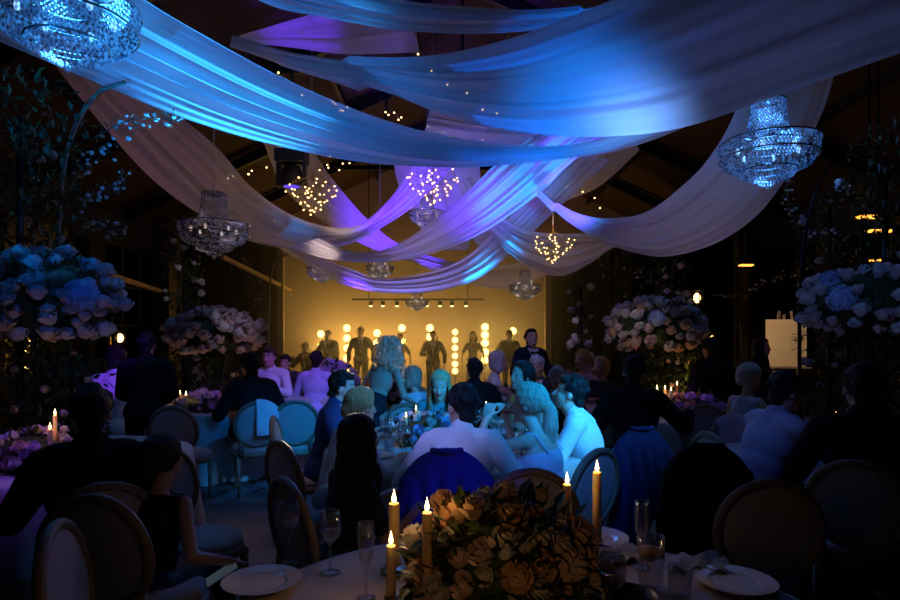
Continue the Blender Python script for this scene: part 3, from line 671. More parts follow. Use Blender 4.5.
    def cloth(name, prims, inf, mat, keep=None, sm=3, parts=None):
        mb_ = MB(); emit(mb_, prims, inf)
        if parts: parts(mb_)
        me_ = remesh(mb_, cv, sm, name)
        if keep: cut(me_, keep)
        return mk(name, me_, mat, root)
    sleeves = []
    for S, El, Wt in arms: sleeves += [Cc(S, El, ua, fa), Cc(El, El + (Wt - El) * .93, fa, wr + .006)]
    uppers = [Cc(S, S + (El - S) * .75, ua, fa + .004) for S, El, Wt in arms]
    def collar(mat, r=.066, z_=.485):
        mb_ = MB(); mb_.tube([T(r * math.cos(2 * PI * i / 20), .008 + r * 1.02 * math.sin(2 * PI * i / 20), z_ + .015 * -math.sin(2 * PI * i / 20)) for i in range(20)], .013, 8, True); return mb_.build('collar', mat, root)
    if outfit in ('suit', 'shirt', 'lace'):
        trc = col2 or F_black
        cloth('trousers', [torso[0]] + lp, .013, trc)
    if outfit == 'shirt':
        cloth('shirt', torso + sleeves, .016, col or F_white); collar(col or F_white)
    elif outfit == 'lace':
        cloth('top', torso + uppers, .013, col or F_lace)
    elif outfit == 'suit':
        cloth('shirt', torso, .008, F_white); collar(F_white, .062)
        def open_front(q):
            t = toT(q); return not (t.y > .03 and .17 < t.z < .52 and abs(t.x) < .075 * (t.z - .17) / .3)
        cloth('jacket', torso + sleeves + [('e', C0 + V((0, -.01, -.03)), (.175, .135, .12), Matrix.Identity(3))], .024, col or F_black, open_front)
        mb_ = MB()
        if bow:
            for s in (-1, 1): mb_.cone(T(0, .10, .462), T(s * .06, .098, .462), .006, .022, 8)
            mb_.ell(T(0, .102, .462), .012, seg=8, rings=6); mb_.build('bow_tie', F_black, root)
        else:
            mb_.cone(T(0, .088, .462), T(0, .128, .30), .010, .022, 8); mb_.build('necktie', F_char, root)
    elif outfit in ('strapless', 'dress', 'backless'):
        dm = col or F_dkdress
        sk = [torso[0]]
        if stand: sk += [Cc(C0, V((0, .0, .45)), .15, .18), Cc(V((0, 0, .45)), V((0, 0, .08)), .18, .24)]
        else:
            sk += [Cc(h_, k_, .095, .075) for h_, k_, a_, t_ in legs] + [Cc(C0 + V((0, .06, 0)), V((0, .42, .49)), .10, .085), Cc(V((-.08, .43, .49)), V((-.09, .42, .16)), .075, .09), Cc(V((.08, .43, .49)), V((.09, .42, .16)), .075, .09), Cc(V((0, .43, .49)), V((0, .44, .16)), .075, .09)]
        top_z = {'strapless': .345, 'dress': .47, 'backless': .44}[outfit]
        def keep(q):
            t = toT(q)
            if outfit == 'backless' and t.y < .03 and t.z > .16: return False
            return t.z < top_z
        cloth('dress', torso[:(5 if outfit != 'dress' else 7)] + sk + (uppers if outfit == 'dress' and col2 is None else []), .011, dm, keep)
        if outfit == 'strapless':
            for s in (-1, 1):
                mb_ = MB(); mb_.tube([T(s * .075, .10, .33), T(s * .085, .055, .44), T(s * .085, 0, .472), T(s * .08, -.055, .445), T(s * .075, -.105, .33)], .006, 6); mb_.build('strap', dm, root)
    if stand and outfit in ('suit', 'shirt'):
        for hip, kn, an, toe in legs:
            mb_ = MB(); mb_.capsule(an + V((0, -.02, -.04)), toe, .045, .034); mb_.build('shoe', F_black, root)
    # hair
    if hair != 'bald':
        hp = [HE((0, -.018, .040), (.086, .104, .094))]; keep = None; hv = max(.008, vox * .9); sm = 2; rng = random.Random(len(label))
        if hair == 'short':
            hp += [HE((0, .045, .095), (.06, .045, .03)), HE((0, -.075, -.04), (.058, .035, .055))]
            for i in range(46):
                th = rng.uniform(0, 2 * PI); ph = rng.uniform(0, 1.9); q = (.080 * math.sin(ph) * math.cos(th), -.018 + .098 * math.sin(ph) * math.sin(th), .040 + .088 * math.cos(ph)); hp.append(HE(q, (rng.uniform(.014, .026),) * 3))
        if hair == 'long': hp += [HE((0, -.055, -.03), (.092, .075, .10)), HE((0, -.075, -.14), (.105, .055, .12)), HE((0, -.085, -.24), (.11, .045, .10)), HE((-.075, .0, -.08), (.025, .05, .13)), HE((.075, .0, -.08), (.025, .05, .13)), HE((-.085, .03, -.20), (.03, .045, .10)), HE((.085, .03, -.20), (.03, .045, .10))]
        if hair == 'bob': hp += [HE((0, -.04, -.02), (.095, .085, .09)), HE((-.078, .005, -.05), (.024, .05, .07)), HE((.078, .005, -.05), (.024, .05, .07))]
        if hair == 'bun': hp += [HE((0, -.105, .045), (.055, .05, .05)), HE((.02, -.125, .07), (.03, .03, .03)), HE((-.03, -.12, .03), (.03, .03, .03))]
        if hair == 'updo': hp += [HE((0, -.085, .01), (.075, .06, .07)), HE((0, -.11, -.03), (.05, .045, .05)), HE((.03, -.11, .05), (.04, .035, .04))]
        if hair == 'pony':
            pts = [(0, -.105, .03), (.01, -.14, -.04), (.0, -.145, -.13), (.01, -.13, -.22), (.0, -.125, -.31)]
            for a, b, r0, r1 in zip(pts, pts[1:], (.035, .045, .05, .042), (.045, .05, .042, .014)): hp.append(Cc(Hd(*a), Hd(*b), r0, r1))
            hp += [Cc(Hd(.075, .02, .0), Hd(.085, .02, -.12), .012, .008)]
        if hair == 'curly':
            hv = .009; sm = 0
            for i in range(520):
                zz = rng.uniform(-.30, .155); wd = .10 + .075 * min(1, (.155 - zz) / .25) if zz < .05 else .155 * math.sqrt(max(.02, 1 - ((zz - .0) / .165) ** 2))
                th = rng.uniform(0, 2 * PI); x = wd * math.cos(th); y = -.035 + .78 * wd * math.sin(th)
                if y > .05 and zz < .08: continue
                hp.append(HE((x, y, zz), (rng.uniform(.012, .019),) * 3))
            hp += [HE((0, -.045, -.10), (.145, .10, .18)), HE((0, -.02, .05), (.12, .11, .09))]
        if hair in ('updo', 'pony', 'long', 'bob', 'bun'):
            gather = V((0, -.112, .03)) if hair in ('updo', 'pony', 'bun') else None
            for k in range(26):
                a = PI * 2 * k / 26; r_ = rng.uniform(.010, .0145)
                if gather: st = V((.078 * math.cos(a), .035 + .04 * math.sin(a), .04 + .085 * max(-.6, math.sin(a)))); en = gather + V((.02 * math.cos(a), 0, .02 * math.sin(a)))
                else: st = V((.02 * math.cos(a), -.01 + .02 * math.sin(a), .125)); en = V((.088 * math.cos(a), -.045 + .07 * math.sin(a), -.06))
                pr = None
                for i in range(7):
                    q = st.lerp(en, i / 6) - V((0, -.018, .040)); q2 = V((q.x / .088, q.y / .106, q.z / .096)); q2 = q2 / max(.3, q2.length); q = V((q2.x * .088, q2.y * .106, q2.z * .096)) + V((0, -.018, .040))
                    if pr: hp.append(Cc(Hd(*pr), Hd(*q), r_, r_))
                    pr = q
            if hair == 'long':
                for k in range(13):
                    x = -.10 + .2 * k / 12; hp.append(Cc(Hd(x * .85, -.10 + abs(x) * .5, -.02), Hd(x * 1.12, -.115 + abs(x) * .7, -.31 + rng.uniform(-.03, .02)), .016, .011))
        mb = MB(); emit(mb, hp); me = remesh(mb, hv, min(sm, 1) if vox < .0095 else sm, 'hair')
        low = {'short': -.095, 'bun': -.07, 'updo': -.09, 'pony': -.07}.get(hair, -9)
        def keep(q):
            h = toH(q)
            if h.y > .032 and h.z < ((.066 if m else .092 - abs(h.x) * .35)) and abs(h.x) < .078: return False
            if hair == 'short' and h.z < .02 and h.y > -.035 + max(0, h.z + .01) * 1.2: return False
            return not (h.z < low and hair == 'short')
        cut(me, keep); mk('hair', me, hm, root)
    if wrap: wrap(root, T, Hd)
    return root
# ------------------------------------------------------------------ flowers and greenery
def rose_mesh():
    mb = MB(); rng = random.Random(2)
    mb.ell((0, 0, .0), (.60, .60, .62), seg=8, rings=5)
    for ring, (n, rad, h, tip) in enumerate(((3, .28, .92, .20), (4, .46, .86, .40), (5, .66, .70, .66), (6, .86, .42, .96))):
        for k in range(n):
            a0 = 2 * PI * (k + .4 * ring) / n; w_ = 2 * PI / n * .72; vs = []; fs = []
            for i in range(4):
                t = i / 3
                for j in range(4):
                    u = (j / 3 - .5) * 2; a = a0 + u * w_ * (.55 + .45 * math.sin(PI * min(1, t + .25)))
                    r = rad * (.35 + .65 * math.sin(PI / 2 * t)) + (tip - rad) * t * t + .04 * u * u; z = -.62 + (h + .62) * t ** .9 - .10 * u * u * t
                    vs.append((r * math.cos(a), r * math.sin(a), z))
            for i in range(3):
                for j in range(3): fs.append((i * 4 + j, i * 4 + j + 1, (i + 1) * 4 + j + 1, (i + 1) * 4 + j))
            mb.add(vs, fs)
    return mb.mesh('rose')
def petal(name, col): return pm(name, col, .6, var=.12, scale=3, spec=.3, sheen=.2)
PET = {'white': petal('white_petals', (.66, .62, .60)), 'blush': petal('blush_petals', (.68, .50, .48)), 'peach': petal('peach_petals', (.70, .44, .26)), 'lilac': petal('lilac_petals', (.56, .44, .66)), 'bluish': petal('hydrangea_petals', (.36, .46, .70))}
RM = {}
_base = rose_mesh()
for k_, m_ in PET.items():
    me = _base.copy(); me.materials.append(m_); me.polygons.foreach_set('use_smooth', [True] * len(me.polygons)); RM[k_] = me
def hyd_mesh():
    mb = MB(); rng = random.Random(5)
    for i in range(70):
        q = V((rng.gauss(0, 1), rng.gauss(0, 1), rng.gauss(0, 1))).normalized(); u, w_, d_ = frame_of(q); a = rng.uniform(0, 6)
        for k in range(4):
            b = a + k * PI / 2; e1 = u * math.cos(b) + w_ * math.sin(b); e2 = u * math.cos(b + .6) + w_ * math.sin(b + .6); e0 = u * math.cos(b - .6) + w_ * math.sin(b - .6)
            mb.add([q * .92, q * .95 + e0 * .16, q * 1.0 + e1 * .27, q * .95 + e2 * .16], [(0, 1, 2, 3)])
    mb.ell((0, 0, 0), .86, seg=10, rings=7); return mb.mesh('hydrangea')
HM = hyd_mesh(); HM.materials.append(PET['bluish'])
M_leaf = pm('dark_green_leaves', (.035, .060, .022), .5, var=.5, scale=9, spec=.4); M_leaf2 = pm('olive_leaves', (.10, .10, .03), .5, var=.4, scale=9); M_stem = pm('brown_stem', (.06, .045, .03), .7)
M_iron = pm('black_iron', (.015, .015, .015), .45, .7); M_glass = glassy('clear_glass', (.96, .97, .98), .05)
def leaves(mb, c, r, n, size, rng, fill=False):
    c = V(c)
    for i in range(n):
        q = V((rng.gauss(0, 1), rng.gauss(0, 1), rng.gauss(0, 1))).normalized() * (rng.uniform(0, 1) ** (.33 if fill else .15)); p = c + V((q.x * r[0], q.y * r[1], q.z * r[2]))
        d = V((rng.gauss(q.x, .6), rng.gauss(q.y, .6), rng.gauss(q.z, .6))).normalized(); u, w_, _ = frame_of(d); s = size * rng.uniform(.6, 1.3)
        mb.add([p, p + d * s * .5 + u * s * .22 + w_ * s * .06, p + d * s, p + d * s * .5 - u * s * .22 + w_ * s * .06], [(0, 1, 2), (0, 2, 3)])
def blooms(root, spots_, rng, name='rose', mesh=None):
    for (p, s, key) in spots_:
        o = bpy.data.objects.new(name, mesh or RM[key]); COL.objects.link(o); o.parent = root; o.location = p
        q = V(p).normalized() if V(p).length > 0 else V((0, 0, 1)); o.scale = (s, s, s)
        o.rotation_euler = (V((q.x + rng.gauss(0, .25), q.y + rng.gauss(0, .25), abs(q.z) * .6 + .35 + rng.gauss(0, .2))).to_track_quat('Z', 'Y')).to_euler()
def cloud(c, r, n, rng, lo=-1.0, sep=.0):
    out = []; tries = 0; c = V(c)
    while len(out) < n and tries < n * 60:
        tries += 1; q = V((rng.gauss(0, 1), rng.gauss(0, 1), rng.gauss(0, 1))).normalized() * rng.uniform(.84, 1.04)
        if q.z < lo or (q.y > .45 and rng.random() < .75): continue
        p = c + V((q.x * r[0], q.y * r[1], q.z * r[2]))
        if all((p - o).length > sep for o in out): out.append(p)
    return out
def tall_arrangement(label, px, d, zc, r, n, keys, seed, hyd=0, hkeys='bluish', size=.075, zbase=.755, drop=True, hs=.13):
    rng = random.Random(seed); root = thing('flower_arrangement', label, 'flowers', G(px, d, zbase), 0, 'tall flower arrangements'); zz = zc - zbase
    mb = MB(); mb.lathe([(.001, .015), (.16, .015), (.16, 0), (.001, 0)], n=20)
    for k in range(5): mb.cone((.07 * math.cos(k * 1.257), .07 * math.sin(k * 1.257), .01), (.09 * math.cos(k * 1.257 + .4), .09 * math.sin(k * 1.257 + .4), zz - r[2] * .5), .008, .008, 6)
    mb.build('stand', M_iron, root)
    mb = MB(); leaves(mb, (0, 0, zz), (r[0] * .95, r[1] * .95, r[2] * .95), 420, .075, rng); 
    if drop:
        leaves(mb, (0, 0, zz - r[2] - .15), (r[0] * .55, r[1] * .5, .40), 420, .08, rng, True); leaves(mb, (0, 0, .28), (.26, .24, .28), 260, .07, rng, True)
    o = mb.build('foliage', M_leaf, root, False)
    mb = MB(); mb.ell((0, 0, zz), (r[0] * .8, r[1] * .8, r[2] * .8), seg=16, rings=10); mb.build('moss_core', M_leaf, root)
    pts = cloud((0, 0, zz), r, n, rng, -.75, size * 1.05)
    if hyd:
        hp = cloud((0, 0, zz), (r[0] * .98, r[1] * .98, r[2] * .9), hyd, rng, -.4, hs * 1.8); blooms(root, [(p, hs * rng.uniform(.85, 1.1), 0) for p in hp], rng, 'hydrangea', HM)
        pts = [p for p in pts if all((p - q).length > hs * .8 for q in hp)]
    blooms(root, [(p, size * rng.uniform(.75, 1.2), rng.choice(keys)) for p in pts], rng)
    if drop:
        dp = cloud((0, 0, zz - r[2] - .25), (r[0] * .5, r[1] * .5, .35), 10, rng, -1, .08); blooms(root, [(p, size * rng.uniform(.4, .6), rng.choice(keys)) for p in dp], rng)
    return root
def low_flowers(label, px, d, r, n, keys, seed, size=.045, z=.755, leaf=160, group='low table flowers', core=M_leaf):
    rng = random.Random(seed); root = thing('low_centrepiece', label, 'flowers', G(px, d, z), 0, group)
    mb = MB(); mb.lathe([(.001, .0), (r[0] * .35, 0), (r[0] * .5, .05), (r[0] * .42, .09), (.001, .08)], n=20); mb.build('bowl', M_cloth_t, root)
    mb = MB(); mb.ell((0, 0, r[2] * .68), (r[0] * .84, r[1] * .84, r[2] * .84), seg=16, rings=10); mb.build('moss_core', M_leaf, root)
    mb = MB(); leaves(mb, (0, 0, r[2] * .75), (r[0] * 1.05, r[1] * 1.05, r[2] * .98), leaf, size * 1.6, rng); mb.build('foliage', core, root, False)
    pts = cloud((0, 0, r[2] * .7), (r[0], r[1], r[2]), n, rng, -.35, size * 1.1); blooms(root, [(p * rng.uniform(.92, 1.08), size * rng.uniform(.55, 1.3), rng.choice(keys)) for p in pts], rng)
    return root
def climber(label, px, d, z0, z1, rad, n, keys, seed, size=.05, leaf=900):
    rng = random.Random(seed); root = thing('climbing_flower_column', label, 'flowers', G(px, d), 0, 'flowered greenery columns')
    mb = MB(); mb.cone((0, 0, 0), (0, 0, z1), .035, .025, 8); mb.build('post', M_iron, root)
    mb = MB()
    for k in range(9):
        z = z0 + (z1 - z0) * k / 8; leaves(mb, (rng.uniform(-.1, .1), rng.uniform(-.1, .1), z), (rad * rng.uniform(.7, 1.2), rad, (z1 - z0) / 9), leaf // 9, .09, rng, True)
    mb.build('foliage', M_leaf, root, False); sp = []
    for k in range(n):
        a = rng.uniform(0, 6.28); sp.append((V((rad * .95 * math.cos(a), rad * .95 * math.sin(a), rng.uniform(z0, z1))), size * rng.uniform(.6, 1.2), rng.choice(keys)))
    blooms(root, sp, rng); return root

# ------------------------------------------------------------------ tableware
M_wax = pm('ivory_candle_wax', (.95, .66, .34), .45, var=.06, scale=6)
M_wax.node_tree.nodes['Principled BSDF'].inputs['Subsurface Weight'].default_value = .8
M_wax.node_tree.nodes['Principled BSDF'].inputs['Subsurface Radius'].default_value = (.03, .012, .004)
E_flame = em('candle_flame', (1, .62, .22), 14)
def candle(label, px, d, ztop, r=.014, zb=.755, watts=.35, ln=None):
    base = G(px, d, zb); root = thing('lit_candle', label, 'candle', base, 0, 'lit candles'); zt = ztop - zb; z0 = max(.03, zt - (ln or .30))
    mb = MB(); mb.lathe([(.001, .012), (.045, .012), (.048, .0), (.001, 0)], n=16); mb.cone((0, 0, .01), (0, 0, z0), .007, .007, 8); mb.lathe([(.008, z0 - .01), (r + .006, z0), (r + .006, z0 + .02), (r, z0 + .02)], n=12); mb.build('candlestick', M_brass, root)
    mb = MB(); mb.lathe([(.001, z0), (r, z0), (r * .95, zt - .004), (r * .8, zt), (r * .4, zt - .006), (.001, zt - .006)], n=14); mb.build('wax', M_wax, root)
    mb = MB(); mb.cone((0, 0, zt - .006), (0, .001, zt + .008), .0015, .001, 6); mb.build('wick', M_dark, root)
    mb = MB(); h = .034 * (r / .014) ** .5; mb.lathe([(.0005, zt + .002), (.0052, zt + .007), (.0066, zt + .013), (.0055, zt + .020), (.0030, zt + .029), (.0004, zt + .006 + h)], n=10, sx=r / .014 * .9, sy=r / .014 * .9); mb.build('flame', E_flame, root)
    point('candle_light', base + V((0, 0, zt + .022)), (1, .50, .16), watts, .012)
    return root
M_wine = glassy('rose_wine', (.55, .16, .12), .05); M_juice = pm('orange_drink', (.8, .38, .04), .3)
def wine_glass(kind='wine'):
    r = thing('wine_glass', 'x', 'glass'); mb = MB()
    if kind == 'wine': mb.lathe([(.001, .004), (.034, .003), (.035, .0), (.005, .008), (.004, .09), (.012, .105), (.034, .13), (.040, .16), (.033, .215), (.031, .215), (.038, .16), (.032, .132), (.010, .108), (.001, .106)], n=20)
    elif kind == 'flute': mb.lathe([(.001, .004), (.030, .003), (.031, .0), (.005, .008), (.004, .08), (.010, .095), (.022, .13), (.027, .18), (.025, .235), (.0235, .235), (.025, .18), (.02, .132), (.001, .10)], n=20)
    else: mb.lathe([(.001, .0), (.032, .0), (.034, .01), (.037, .10), (.035, .10), (.032, .012), (.001, .012)], n=20)
    mb.build('glass_body', M_glass, r); return r
WG = wine_glass(); FL = wine_glass('flute'); TB = wine_glass('tumbler')
_fill = MB(); _fill.lathe([(.001, .112), (.012, .112), (.030, .132), (.035, .150), (.001, .150)], n=18); _fill.build('wine', M_wine, WG)
_first = {}
def glass(proto, loc, label, group=None):
    if proto.name not in _first:
        _first[proto.name] = 1; proto.location = loc; proto['label'] = label
        if group: proto['group'] = group
        return proto
    return dup(proto, loc, 0, label, group)
M_china = pm('white_china', (.72, .72, .72), .25, var=.04)
_pl = MB(); _pl.lathe([(.001, .004), (.075, .004), (.085, .010), (.125, .018), (.127, .021), (.085, .014), (.07, .008), (.001, .008)], n=28); _plm = _pl.mesh('plate'); _plm.materials.append(M_china)
def plate(loc, label, group=None):
    o = bpy.data.objects.new('dinner_plate', _plm); COL.objects.link(o); o.location = loc; return tag(o, label, 'plate', group)
# ------------------------------------------------------------------ tables and cloths
table(455, 4.5, .95, 'round table in the blue light at the centre of the hall', 'pale cloth on the blue lit central table', 1)
table(532, 1.6, .90, 'round table nearest the camera, under the candlelit flowers', 'grey looking cloth on the table nearest the camera', 2)
table(212, 7.3, .95, 'round table at left behind the chair with the white cloth', 'cloth with long folds on the left table behind the blue lit chairs', 3)
table(828, 4.6, .90, 'round table at right before the man in the pale shirt', 'dim cloth on the right table before the man in the pale shirt', 4)
table(655, 6.7, .95, 'round table under the blush flowers right of centre', 'cloth under the blush flowers right of centre', 5)
table(40, 4.1, .95, 'round table under the large blue flowers at far left', 'violet lit cloth on the far left table', 6)
table(318, 9.2, .90, 'round table with violet flowers before the guitarist', 'cloth under the violet flowers before the guitarist', 7)
table(462, 7.7, .95, 'round table with pink flowers behind the smiling woman', 'cloth on the table behind the smiling woman', 8)

# ------------------------------------------------------------------ chairs
chair(445, 3.30, 2, 'chair at the central table under the hanging blue jacket')
chair(526, 3.08, -2, 'dark empty chair, its back to us, between candlelit flowers and lilac dress woman')
chair(0, 0, 42, 'blue lit chair of the woman in the lilac dress', (.63, 3.52))
chair(602, 4.15, 68, 'blue lit chair of the man in the white shirt at right of the central table')
chair(402, 5.95, 12, 'empty blue lit chair on which the curly haired woman leans')
chair(311, 4.75, -82, 'chair of the man in the navy suit, left of the central table')
chair(0, 0, -48, 'chair of the updo woman, tilted in view at left of the central table', (-.80, 3.76))
chair(255, 6.15, 24, 'chair at left with a white cloth over its back')
chair(296, 6.25, 14, 'empty blue lit chair right of the white cloth chair')
chair(186, 5.75, 0, 'dim blue backed chair left of the white cloth chair')
chair(746, 2.86, -6, 'large dark empty chair with its back towards us at lower right')
chair(694, 3.45, -10, 'chair covered by the long black jacket')
chair(620, 4.05, 10, 'chair carrying the navy jacket, right of the white shirt man')
chair(612, 6.1, -14, 'dim grey backed chair behind the white shirt man')
chair(690, 5.9, 4, 'dim chair with a wide grey back below the blush flowers')
chair(712, 5.0, 10, 'chair with the pinkish shawl over its back')
chair(198, 3.25, -115, 'empty chair at lower left whose seat shows as a brown disc')
chair(0, 0, -74, 'empty chair whose pale curved edge shows at lower left', (-1.02, 2.05))
chair(0, 0, -14, 'chair of the woman with the phone', (-1.30, 2.6))
chair(0, 0, -34, 'chair of the dark suited man at far right', (2.18, 3.22))
chair(0, 0, 35, 'chair of the dark suited man at far left', (-1.62, 2.75))
chair(0, 0, -52, 'chair of the silhouetted long haired woman', (-.49, 2.78))
chair(0, 0, -78, 'chair of the man in the pale shirt at right', (1.96, 3.96))

# ------------------------------------------------------------------ cloths and jackets over chair backs
F_jblue = fabric('blue_jacket_wool', (.05, .07, .30), bump=.3); F_jblack = fabric('black_jacket_wool', (.014, .014, .018)); F_jnavy = fabric('dark_navy_jacket_wool', (.006, .009, .055)); F_shawl = fabric('pinkish_shawl', (.55, .42, .50))
def jacket(px, d, rot, label, m, bottom=.42, wd=.19):
    root = thing('draped_jacket', label, 'jacket', G(px, d), math.radians(rot), 'jackets hung on chairs'); rng = random.Random(len(label))
    def top(x): return .70 + .275 * math.sqrt(max(.0, 1 - (x / (wd * 1.25)) ** 2))
    mb = MB(); n = 11; pr = None
    for k in range(n):
        u = -1 + 2 * k / (n - 1); x = wd * u * 1.12; zt = top(x); pk = k % 2; y0 = -.285; c = rng.uniform(-.012, .012)
        mb.capsule((x * .94, y0, zt - .05), (x * 1.06 + c, -.315 - .055 * pk, (zt + bottom) / 2), .032, .030 + .010 * pk); mb.capsule((x * 1.06 + c, -.315 - .055 * pk, (zt + bottom) / 2), (x * 1.24 + c * 2, -.335 - .060 * pk, bottom + rng.uniform(-.03, .04)), .030 + .010 * pk, .034)
        if pr: mb.capsule(pr, (x * .96, -.262, zt), .038, .038); mb.capsule((pr[0], -.30, pr[2] - .16), (x, -.30, zt - .16), .03, .03); mb.capsule((pr[0] * 1.1, -.325, .60), (x * 1.1, -.325, .60), .028, .028); mb.capsule((pr[0] * 1.2, -.34, bottom + .04), (x * 1.2, -.34, bottom + .04), .024, .024)
        pr = (x * .96, -.262, zt)
    mb.v = [(x_, y_ - .035, z_) for x_, y_, z_ in mb.v]; me = remesh(mb, .010, 4, 'jacket_body'); mk('jacket_body', me, m, root)
    for s in (-1, 1):
        mb = MB(); mb.capsule((s * wd * .98, -.31, .84), (s * wd * 1.22, -.35, .64), .052, .046); mb.capsule((s * wd * 1.22, -.35, .64), (s * wd * 1.30, -.35, bottom + .08), .046, .042); mk('sleeve', remesh(mb, .010, 3, 'sleeve'), m, root)
    mb = MB(); mb.tube([(.075 * math.cos(t), -.292 + .045 * math.sin(t), 1.0) for t in [PI * 1.08 + PI * .84 * i / 10 for i in range(11)]], .015, 8); mb.build('collar', m, root)
    return root
jacket(445, 3.30, 2, 'blue jacket hung on the chair of the man nearest us at the central table', F_jblue)
jacket(694, 3.45, -10, 'long black jacket hung on a chair at right of the aisle', F_jblack, .10, .18)
jacket(620, 4.05, 10, 'navy jacket hung on a chair right behind the tall candles', F_jnavy, .25, .155)
def cloth_over(px, d, rot, label, m, nm, x0, x1, z1):
    mb = MB(); n = 18; k = 14; vs = []; fs = []
    for i in range(n + 1):
        x = x0 + (x1 - x0) * i / n; top = .715 + .245 * math.sqrt(max(.05, 1 - (x / .25) ** 2))
        for j in range(k + 1):
            t = j / k; f = .012 * math.sin(i * 1.9) * min(1, abs(t - .3) * 3)
            if t < .3: y, z = -.245 + .03, top - (.3 - t) / .3 * .18; y += f
            else: y, z = -.295 - .04 * (t - .3) - f, top - (t - .3) / .7 * (top - z1)
            if abs(t - .3) < .08: z = top + .01; y = -.27
            vs.append((x, y - (.035 if t >= .3 else 0), z))
    for i in range(n):
        for j in range(k): fs.append((i * (k + 1) + j, i * (k + 1) + j + 1, (i + 1) * (k + 1) + j + 1, (i + 1) * (k + 1) + j))
    mb.add(vs, fs); o = mb.build(nm, m); o.location = G(px, d); o.rotation_euler = (0, 0, math.radians(rot)); return tag(o, label, 'cloth')
cloth_over(255, 6.15, 24, 'white cloth folded over the back of a chair at left', fabric('white_linen', (.8, .8, .82)), 'folded_cloth', -.02, .19, .62)
cloth_over(712, 5.0, 10, 'pinkish shawl over a chair back at right of the aisle', F_shawl, 'shawl', -.16, .14, .45)

# ------------------------------------------------------------------ guests of the central table
person('man in a white shirt seen from behind at the near side of the central table', 460, 3.33, -4, lean=25, side=0, yaw=32, pitch=-8, sc=1.02, outfit='shirt', hair='short', hcol=H_black, L=(-.30, .36, .80), R=(.30, .36, .80), vox=.008)
person('woman in a strapless lilac dress with long ponytail, hand raised to her chin', 0, 0, 46, xy=(.62, 3.54), lean=17, yaw=18, pitch=-6, sc=1.0, sex='f', outfit='strapless', col=F_lilac, hair='pony', hcol=H_ash, skin='fair', L=(-.20, .36, 1.08), R=(-.01, .36, 1.06), vox=.007, curl=55)
person('man in a bright white shirt leaning in at the right side of the central table', 600, 4.15, 70, lean=20, yaw=4, pitch=-18, sc=1.02, outfit='shirt', hair='short', hcol=H_black, skin='fair', L=(-.14, .46, .80), R=(.16, .44, .80), vox=.008)
person('smiling woman with long fair hair facing us across the central table', 437, 5.62, 180, lean=18, yaw=-6, pitch=12, side=-4, sc=1.0, sex='f', outfit='dress', col=F_bluelit, hair='long', hcol=H_blond, skin='fair', vox=.007, L=(-.2, .34, .8), R=(.2, .34, .8))
person('man in a navy suit in profile at the left of the central table', 325, 4.72, -84, lean=10, yaw=-4, sc=1.0, outfit='suit', col=F_navy, hair='short', hcol=H_black, skin='fair', vox=.008)
person('woman with a fair updo and white top at the near left of the central table', 337, 3.80, -46, lean=16, yaw=-6, sc=.96, sex='f', outfit='lace', col=F_cream, col2=F_pale, hair='updo', hcol=H_blond, skin='fair', vox=.008)
person('dark haired woman in a yellow dress beyond the ponytail woman', 532, 5.5, 124, lean=10, yaw=0, pitch=-8, sc=1.04, sex='f', outfit='dress', col=F_yellow, col2=F_yellow, hair='updo', hcol=H_black, skin='mid', vox=.009)
person('standing woman with big curly hair and bare back, bending over an empty chair', 372, 5.62, -36, pose='stand', lean=26, yaw=-4, pitch=-8, sc=.95, sex='f', outfit='backless', col=F_dkdress, hair='curly', hcol=H_curl, skin='mid', vox=.008, L=(-.22, .32, .92), R=(.26, .36, .98))
# ------------------------------------------------------------------ guests close to the camera
person('silhouetted long haired woman sitting at the left of the near table', 341, 2.80, -52, lean=8, yaw=4, pitch=-4, sc=.91, sex='f', outfit='dress', col=F_dkdress, hair='long', hcol=H_black, vox=.008, L=(-.18, .34, .81), R=(.2, .32, .81))
person('dark suited man seen from behind at far left, big and unlit', 92, 2.75, 34, lean=8, sc=1.02, outfit='suit', col=F_black, hair='short', hcol=H_black, vox=.010)
person('woman with dark updo sitting at lower left holding a phone', 152, 2.62, -14, lean=6, yaw=-4, pitch=-8, sc=.86, sex='f', outfit='dress', col=F_dkdress, col2=F_dkdress, hair='updo', hcol=H_brown, vox=.008, L=(-.16, .34, .72), R=(.36, .14, .66), curl=50)
person('dark suited man at far right seen from behind', 866, 3.25, -26, lean=6, yaw=8, sc=1.08, outfit='suit', col=F_black, hair='short', hcol=H_black, vox=.010)
person('man in a pale blue lit shirt reaching over the right table', 752, 3.98, -78, lean=22, yaw=-2, pitch=-4, sc=1.05, outfit='shirt', col=F_pale, hair='short', hcol=H_black, vox=.009, L=(-.10, .66, .92), R=(.12, .60, .86))
person('dark suited man seen from behind in front of the blush flowers', 634, 5.0, -16, lean=8, yaw=-6, sc=1.08, outfit='suit', col=F_black, hair='short', hcol=H_black, vox=.011, R=(.42, .34, .84))
person('standing dark figure right of the blush flowers', 714, 6.4, 12, pose='stand', lean=3, sc=.92, outfit='suit', col=F_black, hair='short', hcol=H_black, vox=.012)
person('woman in a pale sleeveless dress behind the man in the pale shirt', 742, 5.5, -70, lean=6, sc=1.02, sex='f', outfit='dress', col=F_pale, col2=F_pale, hair='updo', hcol=H_ash, vox=.011)
person('dark haired woman beside the blank cream board, her face lit orange', 757, 7.6, -150, pose='stand', lean=3, sc=.92, sex='f', outfit='dress', col=F_dkdress, hair='long', hcol=H_black, vox=.012, yaw=20)
